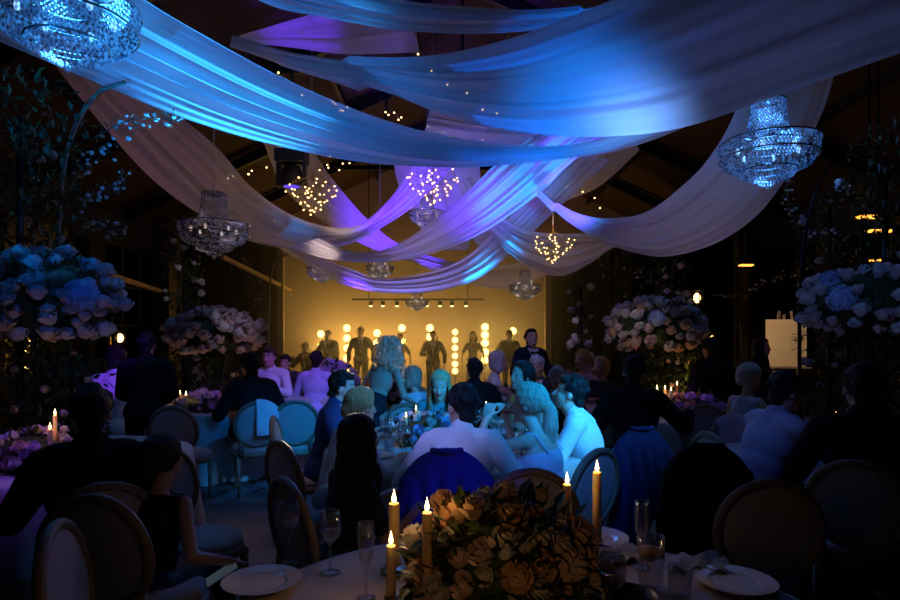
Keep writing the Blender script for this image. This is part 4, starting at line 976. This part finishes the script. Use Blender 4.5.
# ------------------------------------------------------------------ left
person('man in a black jacket standing at left in front of the lit shirt', 145, 5.7, 14, pose='stand', L=(-.10, .28, 1.0), R=(.12, .28, 1.0), lean=4, sc=.95, outfit='suit', col=F_black, hair='short', hcol=H_black, vox=.011)
person('man in a violet lit white shirt at left beyond the standing man', 112, 6.3, 12, lean=8, sc=1.14, outfit='shirt', hair='short', hcol=H_black, vox=.012)
person('dark suited man bending over the left table', 258, 6.35, 40, lean=20, pitch=-20, sc=1.10, outfit='suit', col=F_black, hair='short', hcol=H_black, vox=.012)
person('man in a white shirt half hidden behind the bending dark man', 272, 8.6, 170, lean=4, sc=1.1, outfit='shirt', hair='short', hcol=H_brown, vox=.012)
person('small dark haired guest facing us right of the bending man', 287, 9.6, 172, lean=4, sc=1.0, outfit='suit', col=F_char, hair='short', hcol=H_black, vox=.013)
person('man in a lavender shirt seen from behind before the violet flowers', 315, 8.4, -4, lean=6, sc=1.06, outfit='shirt', col=F_lav, hair='short', hcol=H_black, vox=.012)
# ------------------------------------------------------------------ beyond the central table
person('woman with grey blond bob behind the empty chair', 419, 6.6, 60, lean=6, sc=.96, sex='f', outfit='dress', col=F_pale, hair='bob', hcol=H_ash, vox=.012)
person('man in a black suit seen from behind beyond the white shirt man', 474, 6.7, -8, lean=6, sc=1.02, outfit='suit', col=F_black, hair='short', hcol=H_black, vox=.012)
person('grey haired woman in a white lace top at the table behind the centre', 492, 7.7, -96, lean=4, sc=1.07, sex='f', outfit='lace', col=F_lace, hair='bob', hcol=H_grey, skin='mid', vox=.011)
person('waiter in a black tuxedo with bow tie standing behind the central table', 528, 8.2, -152, pose='stand', lean=8, yaw=-14, pitch=-22, sc=1.0, outfit='suit', col=fabric('midnight_tuxedo_wool', (.011, .013, .035), bump=.2), hair='short', hcol=H_black, skin='fair', vox=.010, bow=True, L=(-.2, .32, 1.02), R=(.2, .32, 1.02))
person('grey haired guest below the waiter', 540, 7.2, 150, lean=8, sc=1.04, outfit='suit', col=F_char, hair='short', hcol=H_grey, vox=.012)
person('pale haired guest between the waiter and the white shirt man', 557, 6.5, 170, lean=6, sc=.97, outfit='suit', col=F_black, hair='short', hcol=H_grey, vox=.012)
person('guest in a rose top at right of centre', 588, 8.4, 120, lean=6, sc=1.08, sex='f', outfit='dress', col=F_rose, hair='updo', hcol=H_ging, vox=.012)
person('golden haired guest in black next to the guest in the rose top', 605, 7.7, 130, lean=6, sc=1.02, sex='f', outfit='dress', col=F_dkdress, hair='bob', hcol=H_ging, vox=.012)
# ------------------------------------------------------------------ the band
BZ = .121
person('guitarist on the stage at left in a dark suit', 329, 15.4, 172, pose='stand', lean=3, sc=.98, outfit='suit', col=F_char, hair='short', vox=.014, z=BZ, L=(-.14, .30, 1.02), R=(.30, .26, 1.08), group='band')
person('tallest suited singer on the stage between the two lamp columns', 361, 15.3, 180, pose='stand', lean=2, sc=1.03, outfit='suit', col=F_char, hair='short', vox=.014, z=BZ, group='band')
person('slim singer in a long dress on the stage beside a single lamp', 400, 15.4, 176, pose='stand', lean=2, sc=.93, sex='f', outfit='dress', col=F_dkdress, hair='updo', vox=.014, z=BZ, group='band')
person('suited musician at the middle of the stage with open jacket', 433, 15.3, 184, pose='stand', lean=3, sc=.97, outfit='suit', col=F_char, hair='short', vox=.014, z=BZ, R=(.2, .3, 1.1), group='band')
person('singer in a long dress on the stage right of the dotted lamp column', 473, 15.4, 178, pose='stand', lean=2, sc=.96, sex='f', outfit='dress', col=F_dkdress, hair='long', vox=.014, z=BZ, group='band')
person('suited musician on the stage at right with legs apart', 509, 15.0, 184, pose='stand', lean=2, sc=.98, outfit='suit', col=F_black, hair='short', vox=.014, z=BZ, group='band')
person('seated musician on the stage at far left', 308, 15.5, 160, lean=8, sc=1.04, outfit='suit', col=F_char, hair='short', vox=.014, z=BZ, R=(.2, .35, .9), L=(-.2, .35, .9), group='band')
st = thing('drum_stool', 'round stool under the seated musician on the stage', 'stool', G(308, 15.5, BZ))
mb = MB(); mb.lathe([(.001, .46), (.17, .46), (.18, .43), (.001, .41)], n=20); mb.build('seat', F_black, st)
for k in range(3):
    mb = MB(); mb.cone((0, 0, .3), (.2 * math.cos(k * 2.09), .2 * math.sin(k * 2.09), 0), .012, .012, 6); mb.build('leg', M_chrome, st)
mb = MB(); mb.cone((0, 0, .42), (0, 0, .2), .018, .018, 8); mb.build('post', M_chrome, st)
gt = thing('electric_guitar', 'guitar held by the guitarist on the stage', 'guitar', G(329, 15.13, BZ + 1.0), math.radians(172))
mb = MB(); mb.ell((-.10, 0, -.02), (.17, .025, .14), seg=20, rings=10); mb.ell((.06, 0, .02), (.12, .024, .11), seg=20, rings=10); mk('body', remesh(mb, .012, 2, 'body'), pm('brown_guitar_lacquer', (.12, .04, .015), .25), gt)
mb = MB(); mb.bar((.1, .02, .03), (.62, .02, .22), .05, .025); mb.build('neck', M_wood, gt, False)
mb = MB(); mb.bar((.62, .02, .22), (.76, .02, .27), .07, .02); mb.build('headstock', M_wood, gt, False)
for i, (px, lb) in enumerate(((361, 'the tallest singer'), (400, 'the slim singer'), (433, 'the musician with open jacket'), (473, 'the singer right of the dotted lamps'), (322, 'the guitarist'))):
    r = thing('microphone_stand', 'thin microphone stand before ' + lb, 'microphone', G(px + 4, 14.85, BZ), 0, 'microphone stands')
    mb = MB(); mb.lathe([(.001, .02), (.13, .015), (.13, 0), (.001, 0)], n=16); mb.build('base', M_iron, r)
    mb = MB(); mb.cone((0, 0, .01), (0, 0, 1.42), .011, .009, 8); mb.build('pole', M_iron, r)
    mb = MB(); mb.capsule((0, 0, 1.42), (0, .10, 1.50), .016, .022, 8); mb.build('microphone', M_iron, r)
# lamp columns
E_lamp = em('amber_blinder_lamp', (1, .56, .14), 5); E_small = em('small_stage_lamp', (1, .62, .25), 5)
cols = [(321, (334, 346, 360), 'column of three glowing lamps behind the guitarist'), (347, (328, 338, 348, 358, 370, 384), 'brightest column of six lamps left of the tallest singer'), (377, (333, 343, 352, 366), 'column of lamps right of the tallest singer'),
        (402, (328, 340), 'stand with a glowing lamp above the slim singer'), (430, (328, 337, 376), 'stand of lamps beside the musician with open jacket'), (455, (332, 340, 348, 356, 364, 371), 'dotted column of six small lamps at mid stage'),
        (485, (327, 335, 343, 352, 360), 'column of lamps right of the mid stage singer'), (513, (331, 345), 'stand with a lamp at the right end of the stage')]
for i, (px, ys, lb) in enumerate(cols):
    d = 16.3; r = thing('blinder_column', lb, 'stage lamp', G(px, d, BZ), 0, 'stage lamp columns'); rad = .10 if i != 5 else .085
    mb = MB(); zt = EYE + (HZ - min(ys)) * d / F - BZ; mb.cone((0, .07, 0), (0, .07, zt + .1), .02, .02, 8); mb.box((0, .07, .015), (.2, .14, .015)); mb.build('stand', M_iron, r, False)
    for y in ys:
        z = EYE + (HZ - y) * d / F - BZ
        if z < .12: continue
        mb = MB(); mb.lathe([(.001, .10), (.06, .10), (rad + .02, .02), (rad + .02, -.03), (rad, -.03), (rad, .0), (.001, .02)], n=20)
        R_ = Matrix.Rotation(-PI / 2, 3, 'X'); mb.v = [tuple(R_ @ V(p) + V((0, 0, z))) for p in mb.v]; hs = mb.build('housing', M_iron, r)
        mb = MB(); mb.ell((0, -.01, z), (rad, .035, rad), seg=18, rings=9); mb.build('lens', E_lamp, hs)
        point('blinder_light', G(px, d, 0) + V((0, -.16, z + BZ)), (1, .60, .14), 12 if i != 5 else 4, .08)
# lighting bar with small lamps over the stage
r = thing('lighting_bar', 'thin bar of small lamps hung over the stage', 'stage lamp', P(418, 302, 14.6))
mb = MB(); mb.cone((-1.6, 0, .06), (1.6, 0, .06), .025, .025, 8); mb.cone((-1.2, 0, .06), (-1.2, 0, roof_z(-2.0) - r.location.z), .012, .012, 6); mb.cone((1.2, 0, .06), (1.2, 0, roof_z(.4) - r.location.z), .012, .012, 6); mb.build('bar', M_iron, r)
for px in (371, 383, 397, 427, 440, 452, 466):
    x = (px - 418) * 14.6 / F; mb = MB(); mb.lathe([(.001, .06), (.05, .05), (.055, -.06), (.05, -.06), (.045, .03)], (x, -.02, -.03), 12); h_ = mb.build('can', M_iron, r)
    mb = MB(); mb.ell((x, -.03, -.09), (.042, .042, .03), seg=10, rings=6); mb.build('lens', E_small, h_)
# posts at the stage corners
for px, lb in ((281, 'timber post with a gold lit edge at the left of the stage'), (548, 'timber post with a gold lit edge at the right of the stage')):
    mb = MB(); c = G(px, 14.4); mb.box((0, 0, 2.0), (.07, .07, 2.0)); mb.box((0, 0, .06), (.11, .11, .06)); mb.box((0, 0, 3.9), (.12, .12, .05)); o = mb.build('timber_post', pm('golden_timber', (.35, .22, .09), .6), None, False); o.location = c; tag(o, lb, 'post')

# ------------------------------------------------------------------ flowers
tall_arrangement('large blue lit arrangement of roses and hydrangeas at far left', 50, 4.1, P(50, 300, 4.1).z, (.46, .40, .33), 98, ['white', 'white', 'blush'], 1, 5, size=.058, hs=.11)
tall_arrangement('blush rose arrangement left of the stage over the left table', 216, 6.9, P(216, 333, 6.9).z, (.54, .45, .28), 99, ['blush', 'white', 'blush'], 2, 0, size=.066)
tall_arrangement('cream and blush arrangement right of centre over the candlelit table', 655, 6.6, P(655, 328, 6.6).z, (.54, .45, .30), 99, ['white', 'blush', 'peach', 'white'], 3, 1, size=.066, hs=.10)
tall_arrangement('blue lit arrangement at far right with one big hydrangea', 872, 4.6, P(872, 305, 4.6).z, (.52, .42, .28), 98, ['white', 'white', 'blush'], 4, 2, size=.058, hs=.11)
climber('dense dark greenery column at far left behind the blue arrangement', 20, 4.7, .3, 3.3, .38, 26, ['white', 'blush'], 5, .045, 2000)
climber('flowered greenery column rising beside the left chandelier', 184, 8.0, .4, 2.9, .24, 30, ['white', 'white'], 6, .055, 1400)
climber('greenery column with white blooms right of the waiter', 581, 9.4, .3, 2.4, .20, 26, ['white', 'lilac'], 7, .07, 900)
climber('greenery column behind the cream and blush arrangement', 668, 8.2, .3, 2.6, .30, 22, ['white', 'blush'], 8, .055, 1500)
climber('dark greenery column left of the far right arrangement', 830, 6.2, .2, 2.9, .26, 24, ['white', 'lilac'], 9, .05, 1800)
climber('dark greenery column behind the far right arrangement', 885, 5.4, .2, 3.2, .36, 10, ['white'], 10, .04, 1800)
climber('warm lit bushy greenery at left below the blue arrangement', 72, 4.9, .5, 1.35, .22, 0, ['white'], 11, .04, 1100)
climber('warm lit greenery behind the candles right of centre', 692, 7.6, .6, 1.6, .26, 8, ['white', 'peach'], 12, .05, 1100)
climber('dark greenery on the right wall under the greyish drape', 612, 11.0, 1.2, 3.2, .55, 4, ['white'], 13, .05, 1600)
low_flowers('candlelit peach and cream flowers on the table nearest the camera', 500, 1.72, (.255, .21, .20), 64, ['peach', 'white', 'peach', 'blush'], 14, .043, .755, 620)
low_flowers('violet lit low flowers on the far left table', 30, 3.75, (.34, .25, .13), 34, ['lilac', 'blush', 'white'], 15, .042)
low_flowers('violet lit low flowers on the left table before the rose arrangement', 205, 6.75, (.34, .25, .12), 34, ['lilac', 'lilac', 'white'], 16, .05)
low_flowers('pale flowers at the right end of the left table', 244, 6.9, (.24, .2, .10), 22, ['lilac', 'white'], 17, .05)
low_flowers('tall mass of violet lit flowers before the lavender shirt', 333, 8.9, (.36, .28, .26), 46, ['lilac', 'white', 'lilac'], 18, .07)
low_flowers('pink flowers on the table behind the smiling woman', 400, 7.5, (.30, .24, .15), 30, ['blush', 'peach', 'white'], 19, .065)
low_flowers('pink flowers in front of the waiter', 505, 7.3, (.3, .24, .13), 24, ['blush', 'white'], 20, .06)
low_flowers('pale flowers in the middle of the central table', 430, 4.6, (.30, .24, .13), 46, ['white', 'bluish', 'white'], 21, .044)
low_flowers('violet lit flowers by the candles of the table right of centre', 690, 6.3, (.34, .25, .13), 32, ['lilac', 'lilac', 'peach'], 22, .05)
low_flowers('dim flowers on the right table beside the reaching man', 872, 4.3, (.3, .22, .12), 24, ['peach', 'blush'], 23, .045)
# ------------------------------------------------------------------ candles
for px, py, d, r, lb in ((394, 503, 2.05, .020, 'tall leftmost candle on the nearest table, rear of the pair'), (427, 512, 1.62, .014, 'candle right of the leftmost pair on the nearest table'), (391, 545, 1.75, .015, 'short leftmost candle on the nearest table, in front of the taller one'),
                     (567, 484, 2.05, .015, 'candle right of the nearest flowers, left of the pair'), (597, 472, 2.12, .0165, 'tallest candle right of the nearest flowers')):
    candle(lb, px, d, P(px, py, d).z, r, watts=.42, ln=.26)
for px, py, d, lb in ((55, 412, 3.7, 'taller candle among the flowers of the far left table'), (50, 426, 3.6, 'shorter candle among the flowers of the far left table'),
                      (180, 391, 6.6, 'left candle of the pair behind the dim blue chair'), (186, 392, 6.5, 'right candle of the pair behind the dim blue chair'), (240, 391, 6.7, 'left candle on the left table above the white cloth'), (247, 390, 6.6, 'right candle on the left table above the white cloth'),
                      (406, 414, 4.5, 'left candle on the central table'), (416, 407, 4.6, 'tall candle on the central table before the smiling woman'), (486, 403, 4.7, 'candle on the central table right of the white shirt man'),
                      (286, 379, 8.9, 'left candle before the small dark haired guest'), (322, 373, 8.8, 'candle left of the violet mass of flowers'), (326, 377, 8.7, 'candle in front of the violet mass of flowers'),
                      (657, 386, 6.3, 'leftmost candle under the cream and blush arrangement'), (665, 386, 6.3, 'second candle under the cream and blush arrangement'), (671, 388, 6.2, 'third candle under the cream and blush arrangement'), (677, 382, 6.5, 'rightmost and highest candle under the cream and blush arrangement'),
                      (836, 414, 4.4, 'tiny candle on the right table by the reaching hands')):
    candle(lb, px, d, P(px, py + 3, d).z, .013 if d < 6 else .016, watts=.12 if 4 < d < 6 else .4, ln=.24)
candle('short candle at the front of the nearest table, unseen below the frame', 478, 1.0, 1.06, .016, watts=1.1, ln=.25)  # unseen candle added as a front light for the flowers
# ------------------------------------------------------------------ glasses and plates
TZ = .7535
gl = []
for px, py_top, d in ((330, 0, 2.05),): glass(WG, G(px, d, TZ), 'glass of rose wine on the nearest table before the silhouetted woman', 'glasses on the nearest table')
glass(WG, G(289, 2.15, TZ), 'wine glass at the left edge of the nearest table', 'glasses on the nearest table')
glass(FL, G(366, 1.85, TZ), 'slender stemmed glass left of the short candle on the nearest table', 'glasses on the nearest table')
glass(TB, G(680, 1.85, TZ), 'small tumbler at right on the nearest table', 'glasses on the nearest table')
glass(FL, G(642, 2.1, TZ), 'slender glass behind the orange drink', 'glasses on the nearest table')
glass(WG, G(612, 1.65, TZ), 'wine glass in front of the tallest candle', 'glasses on the nearest table')
r = thing('drink_glass', 'tall tumbler with an orange drink at right on the nearest table', 'glass', G(651, 1.92, TZ), 0)
mb = MB(); mb.lathe([(.001, 0), (.036, 0), (.038, .01), (.044, .17), (.0425, .17), (.036, .012), (.001, .012)], n=24); mb.build('glass_body', M_glass, r)
mb = MB(); mb.lathe([(.001, .128), (.040, .128), (.040, .108), (.001, .108)], n=20); mb.build('drink', pm('orange_slice', (.75, .38, .05), .4), r)
plate(G(262, 1.95, TZ), 'dinner plate at the left edge of the nearest table'); plate(G(735, 1.95, TZ), 'dinner plate at the right edge of the nearest table'); plate(G(596, 2.38, TZ), 'dinner plate behind the tallest candle')
r = thing('dark_bowl', 'dark rounded bowl at the bottom right of the nearest flowers', 'bowl', G(625, 1.68, TZ))
mb = MB(); mb.lathe([(.001, 0), (.03, 0), (.05, .012), (.085, .05), (.092, .085), (.088, .085), (.08, .05), (.045, .02), (.001, .018)], n=24); mb.build('bowl', pm('dark_glaze', (.05, .03, .025), .3), r)
def napkin(px, d, label, rot):
    mb = MB(); n = 14; vs = []; fs = []
    for i in range(n + 1):
        for j in range(n + 1):
            x = (i / n - .5) * .20; y = (j / n - .5) * .14; vs.append((x, y, .012 + .012 * math.sin(i * 1.3 + j * .7) * math.cos(j * .9) + .018 * math.exp(-(x * x + y * y) * 200)))
    for i in range(n):
        for j in range(n): fs.append((i * (n + 1) + j, i * (n + 1) + j + 1, (i + 1) * (n + 1) + j + 1, (i + 1) * (n + 1) + j))
    mb.add(vs, fs); o = mb.build('crumpled_napkin', fabric('grey_linen', (.5, .48, .47))); o.location = G(px, d, TZ); o.rotation_euler = (0, 0, rot); tag(o, label, 'napkin')
napkin(622, 2.2, 'crumpled napkin right of the tallest candle', .4); napkin(700, 2.1, 'crumpled napkin near the right edge of the nearest table', -.3)
# central table: places around the rim
cx, cy = G(455, 4.5).x, 4.5; gw = []; gp = []
for k in range(9):
    a = 2 * PI * k / 9 + .3; x, y = cx + .70 * math.cos(a), cy + .70 * math.sin(a)
    gp.append(plate(V((x, y, TZ)), 'p', 'plates on the central table'))
    for q, (pr, off, rr) in enumerate(((WG, .22, .52), (TB, .36, .50), (FL, .08, .50))):
        gw.append(glass(pr, V((cx + rr * math.cos(a + off), cy + rr * math.sin(a + off), TZ)), 'g', 'glasses on the central table'))
names = {}
for o in gp: o['label'] = ''
gp.sort(key=lambda o: o.location.x / o.location.y)
for i, o in enumerate(gp): o['label'] = 'white dinner plate on the central table, %s from the left' % ORD[i]
for pr, nm in ((WG, 'wine glass'), (TB, 'tumbler'), (FL, 'slender glass')):
    lst = sorted([o for o in gw if o.name.split('.')[0] and len(o.children) and o.children[0].data == pr.children[0].data], key=lambda o: o.location.x / o.location.y)
    for i, o in enumerate(lst): o['label'] = '%s on the blue lit central table, %s from the left of its kind' % (nm, ORD[i])
glass(WG, G(205, 6.5, TZ), 'wine glass among the violet lit flowers of the left table'); glass(WG, G(222, 6.55, TZ), 'wine glass between the two flower bowls of the left table'); glass(TB, G(262, 6.6, TZ), 'tumbler beside the white cloth on the left table')
glass(WG, G(812, 4.2, TZ), 'wine glass on the right table under the reaching hand'); plate(G(822, 4.05, TZ), 'white plate on the right table before the man in the pale shirt')
glass(FL, G(852, 4.3, TZ), 'slender glass on the right table by the dim flowers')
WG.name = 'wine_glass'; FL.name = 'slender_glass'; TB.name = 'tumbler'
for o in list(SC.objects):
    if o.parent is None and o.type == 'EMPTY' and o.children and o.name.startswith('wine_glass'):
        dd = [c for c in o.children if c.data == FL.children[0].data or c.data == TB.children[0].data]
        if dd: o.name = 'slender_glass' if dd[0].data == FL.children[0].data else 'tumbler'
# the phone in the hand of the woman at lower left
r = thing('mobile_phone', 'mobile phone with a lit edge held at lower left', 'phone', P(222, 574, 2.62), 0); r.rotation_euler = (.5, .2, math.radians(-60))
mb = MB(); mb.box((0, 0, 0), (.036, .074, .004)); mb.build('phone_body', M_dark, r, False)
mb = MB(); mb.box((0, 0, .0048), (.033, .069, .0006)); mb.build('screen', em('phone_screen', (.5, .7, .8), .05), r, False)
# ------------------------------------------------------------------ boards, lamps, rails at the sides
r = thing('blank_board', 'blank cream board on an easel at right', 'board', G(786, 8.4), math.radians(-6))
mb = MB(); zc = P(786, 343, 8.4).z; mb.box((0, 0, zc), (.27, .012, .33)); mb.build('panel', pm('cream_board', (.62, .47, .32), .7, var=.06), r, False)
for x in (-.2, .2):
    mb = MB(); mb.bar((x * 1.3, -.02, 0), (x * .4, .03, zc + .45), .03, .03); mb.build('leg', M_wood, r, False)
mb = MB(); mb.bar((0, .5, 0), (0, .06, zc + .4), .03, .03); mb.build('leg', M_wood, r, False)
mb = MB(); mb.bar((-.32, -.03, zc - .345), (.32, -.03, zc - .345), .05, .02); mb.build('ledge', M_wood, r, False)
spot('board_lamp', P(760, 300, 7.0), P(786, 343, 8.4), (1, .72, .4), 60, 40, .8, .05)
E_heat = em('orange_heater_element', (1, .38, .05), 2.4)
for px, py, d, wd, lb in ((871, 218, 6.6, .14, 'brightest orange heater glowing at far right'), (880, 232, 7.4, .15, 'orange heater just below the brightest one'), (880, 261, 9.0, .13, 'lowest orange heater at far right'), (746, 266, 9.6, .10, 'small dim orange heater left of the dark greenery')):
    r = thing('heater_lamp', lb, 'heater', P(px, py, d), 0, 'orange heater lamps')
    mb = MB(); mb.box((0, .03, .05), (wd + .03, .07, .03)); mb.bar((0, .03, .05), (0, .03, roof_z(r.location.x) - r.location.z + .04), .02, .02); mb.build('housing', M_iron, r, False)
    mb = MB(); mb.box((0, 0, .012), (wd, .05, .012)); mb.build('element', E_heat, r, False); point('heater_light', P(px, py, d) + V((0, -.05, -.1)), (1, .42, .1), .9, .06)
for px, py, d, s, lb, wt in ((697, 298, 10.5, .11, 'warm wall lantern above the dark standing figure', 3.0), (712, 338, 10.0, .05, 'small bright lantern right of the blush flowers', 3.0), (120, 338, 9.5, .09, 'warm lantern at left behind the violet lit shirt', 3.0)):
    r = thing('wall_lantern', lb, 'lantern', P(px, py, d), 0, 'warm lanterns')
    mb = MB(); mb.lathe([(.001, s * 1.9), (s * .3, s * 1.7), (s, s * 1.2), (s, s * 1.1), (.001, s * 1.1)], n=12); mb.lathe([(.001, -s * 1.1), (s, -s * 1.1), (s, -s * 1.2), (.001, -s * 1.3)], n=12)
    for k in range(4): mb.cone((s * .9 * math.cos(k * PI / 2), s * .9 * math.sin(k * PI / 2), -s * 1.1), (s * .9 * math.cos(k * PI / 2), s * .9 * math.sin(k * PI / 2), s * 1.1), .008, .008, 6)
    z0 = P(px, py, d).z; mb.cone((0, 0, -z0), (0, 0, -s * 1.2), .02, .02, 8); mb.lathe([(.001, -z0 + .03), (.14, -z0 + .02), (.14, -z0), (.001, -z0)], n=16); mb.build('stand', M_iron, r)
    mb = MB(); mb.ell((0, 0, 0), (s * .55, s * .55, s * .8), seg=10, rings=8); mb.build('glow_bulb', em('lantern_glow', (1, .58, .2), 5), r); point('lantern_light', P(px, py, d) + V((0, -s * 1.6, 0)), WARM, wt, .05)
for i, (a, b, lb) in enumerate(((P(104, 273, 8.6), P(160, 291, 12), 'gold lit rail on the left wall'), (P(222, 257, 10.0), P(290, 290, 15.5), 'pale rail running towards the left of the stage'))):
    mb = MB(); mb.bar((0, 0, 0), b - a, .07, .07); n_ = 3
    o = mb.build('wall_rail', pm('golden_timber', (.35, .22, .09), .6), None, False); o.location = a; tag(o, lb, 'rail')
spot('rail_lamp', P(130, 310, 9.0), P(140, 284, 10.5), AMB, 16, 50, .8, .05)
M_curt = pm('added_curtain_cloth', (.022, .017, .013), .95, var=.3, scale=6, spec=.1)
for xa_, xb_, lb in ((-6.45, -4.12, 'added dark pleated curtain blocking amber left of the glowing stage wall'), (2.42, 6.85, 'added dark pleated curtain blocking amber right of the glowing stage wall')):  # dark sheets added to hide bright wall and keep amber off the sides
    mb = MB(); n = int((xb_ - xa_) / .03); vs = []; fs = []
    for side_ in (0, 1):
        for i in range(n + 1):
            x = xa_ + (xb_ - xa_) * i / n; y = 14.55 + .05 * math.sin(x * 17) + .02 * math.sin(x * 31) + .012 * side_
            vs += [(x, y, .01), (x, y, 4.1)]
    m2 = 2 * (n + 1)
    for i in range(n): fs += [(2 * i, 2 * i + 2, 2 * i + 3, 2 * i + 1), (m2 + 2 * i, m2 + 2 * i + 1, m2 + 2 * i + 3, m2 + 2 * i + 2), (2 * i + 1, 2 * i + 3, m2 + 2 * i + 3, m2 + 2 * i + 1)]
    mb.add(vs, fs); tag(mb.build('added_curtain', M_curt), lb, 'curtain')
# gilt frame and panels behind the guests
r = thing('gilt_frame', 'small gilt framed mirror at left beside the violet lit shirt', 'inset', P(102, 348, 8.5)); 
mb = MB()
for a, b in (((-.11, -.17), (.11, -.17)), ((-.11, .17), (.11, .17)), ((-.11, -.17), (-.11, .17)), ((.11, -.17), (.11, .17))): mb.bar((a[0], 0, a[1]), (b[0], 0, b[1]), .03, .03)
mb.build('frame', pm('gilt', (.7, .42, .10), .4, .6), r, False)
mb = MB(); mb.box((0, .01, 0), (.1, .004, .16)); mb.build('dark_inset', pm('dark_inset_gloss', (.05, .05, .06), .1, .8), r, False)  # dark glossy inset inside the gold frame
mb = MB(); z0 = P(102, 348, 8.5).z; mb.cone((0, .02, -.17), (0, .02, -z0), .015, .015, 8); mb.lathe([(.001, -z0 + .02), (.12, -z0 + .015), (.12, -z0), (.001, -z0)], (0, .02, 0), 14); mb.build('stand', M_iron, r)
spot('bush_uplight', G(62, 4.3, .35), P(70, 375, 4.9), (1, .62, .12), 60, 50, .9, .04)
spot('green_uplight_right', G(690, 7.0, .8), P(694, 372, 7.6), (1, .55, .12), 45, 60, .9, .04)
# iron arches with twigs
def arch(label, pts, d, r, twigs, seed, fl):
    rng = random.Random(seed); base = G(pts[0][0], d); root = thing('iron_arch', label, 'arch', base, 0, 'iron arches with blossom twigs')
    q = [P(x, y, d) - base for x, y in pts]; n = 40; cur = [V(c) for c in catmull([tuple(p) for p in q], n)]
    mb = MB(); mb.tube(cur, r, 8); mb.build('arch_tube', M_iron if not fl else pm('bronze_arch', (.20, .17, .13), .5, .3), root)
    for tw in twigs:
        tq = [V(c) for c in catmull([tuple(P(x, y, d + rng.uniform(-.1, .1)) - base) for x, y in tw], 14)]; mb = MB(); mb.tube(tq, .006, 5, r1=.003)
        for p in tq[2:]:
            for k in range(2):
                e = p + V((rng.gauss(0, .06), rng.gauss(0, .06), rng.gauss(0, .06))); mb.cone(p, e, .002, .0015, 4)
        mb.build('twig', M_stem, root); lf = MB()
        for p in tq[2:]: leaves(lf, p, (.07, .07, .06), 5, .045, rng, True)
        lf.build('twig_leaves', M_leaf2, root, False)
        blooms(root, [(p + V((rng.gauss(0, .04), rng.gauss(0, .04), rng.gauss(0, .04))), .018 * rng.uniform(.7, 1.3), 'white') for p in tq[4:] for _ in range(2)], rng, 'blossom')
arch('curved iron arch with blossom twigs at upper left', [(58, 515), (58, 300), (60, 200), (72, 135), (96, 95), (125, 82)], 5.0, .018, [[(60, 205), (85, 165), (110, 140)], [(62, 210), (95, 195), (125, 178)], [(90, 140), (130, 120), (175, 118)], [(58, 260), (30, 210), (45, 150)], [(60, 250), (95, 225), (120, 235)]], 1, True)
arch('thin iron arch behind the dark standing figure at right', [(690, 441), (692, 330), (706, 298), (726, 296), (740, 315), (746, 441)], 9.2, .02, [[(700, 300), (660, 285), (630, 270)], [(735, 300), (760, 285), (800, 270)]], 2, False)
arch('iron arch with twigs rising at the left of the stage', [(268, 392), (268, 320), (272, 270), (285, 255), (300, 252)], 12.5, .02, [[(268, 300), (250, 270), (240, 255)], [(272, 280), (258, 300), (240, 318)]], 3, True)
arch('iron arch with white twigs at upper right', [(800, 430), (800, 300), (808, 220), (830, 165), (870, 140)], 6.0, .018, [[(802, 240), (790, 210), (785, 170)], [(812, 210), (840, 190), (870, 196)], [(800, 250), (830, 235), (850, 250)]], 4, False)
# ------------------------------------------------------------------ haze in front of the end wall
m = bpy.data.materials.new('stage_haze'); m.use_nodes = True; nt = m.node_tree; nt.nodes.remove(nt.nodes['Principled BSDF'])
vs_ = nt.nodes.new('ShaderNodeVolumeScatter'); vs_.inputs['Density'].default_value = .075; vs_.inputs['Anisotropy'].default_value = .55; vs_.inputs['Color'].default_value = (.95, .93, .9, 1)
nt.links.new(vs_.outputs[0], nt.nodes['Material Output'].inputs['Volume'])
mb = MB(); mb.box((-.7, 14.9, 2.0), (4.6, 2.55, 1.98)); tag(mb.build('stage_haze', m, None, False), 'thin amber haze hanging over the band on the stage', 'haze', kind='stuff')
# clean-up of the workbench
bpy.data.scenes.remove(SCR)
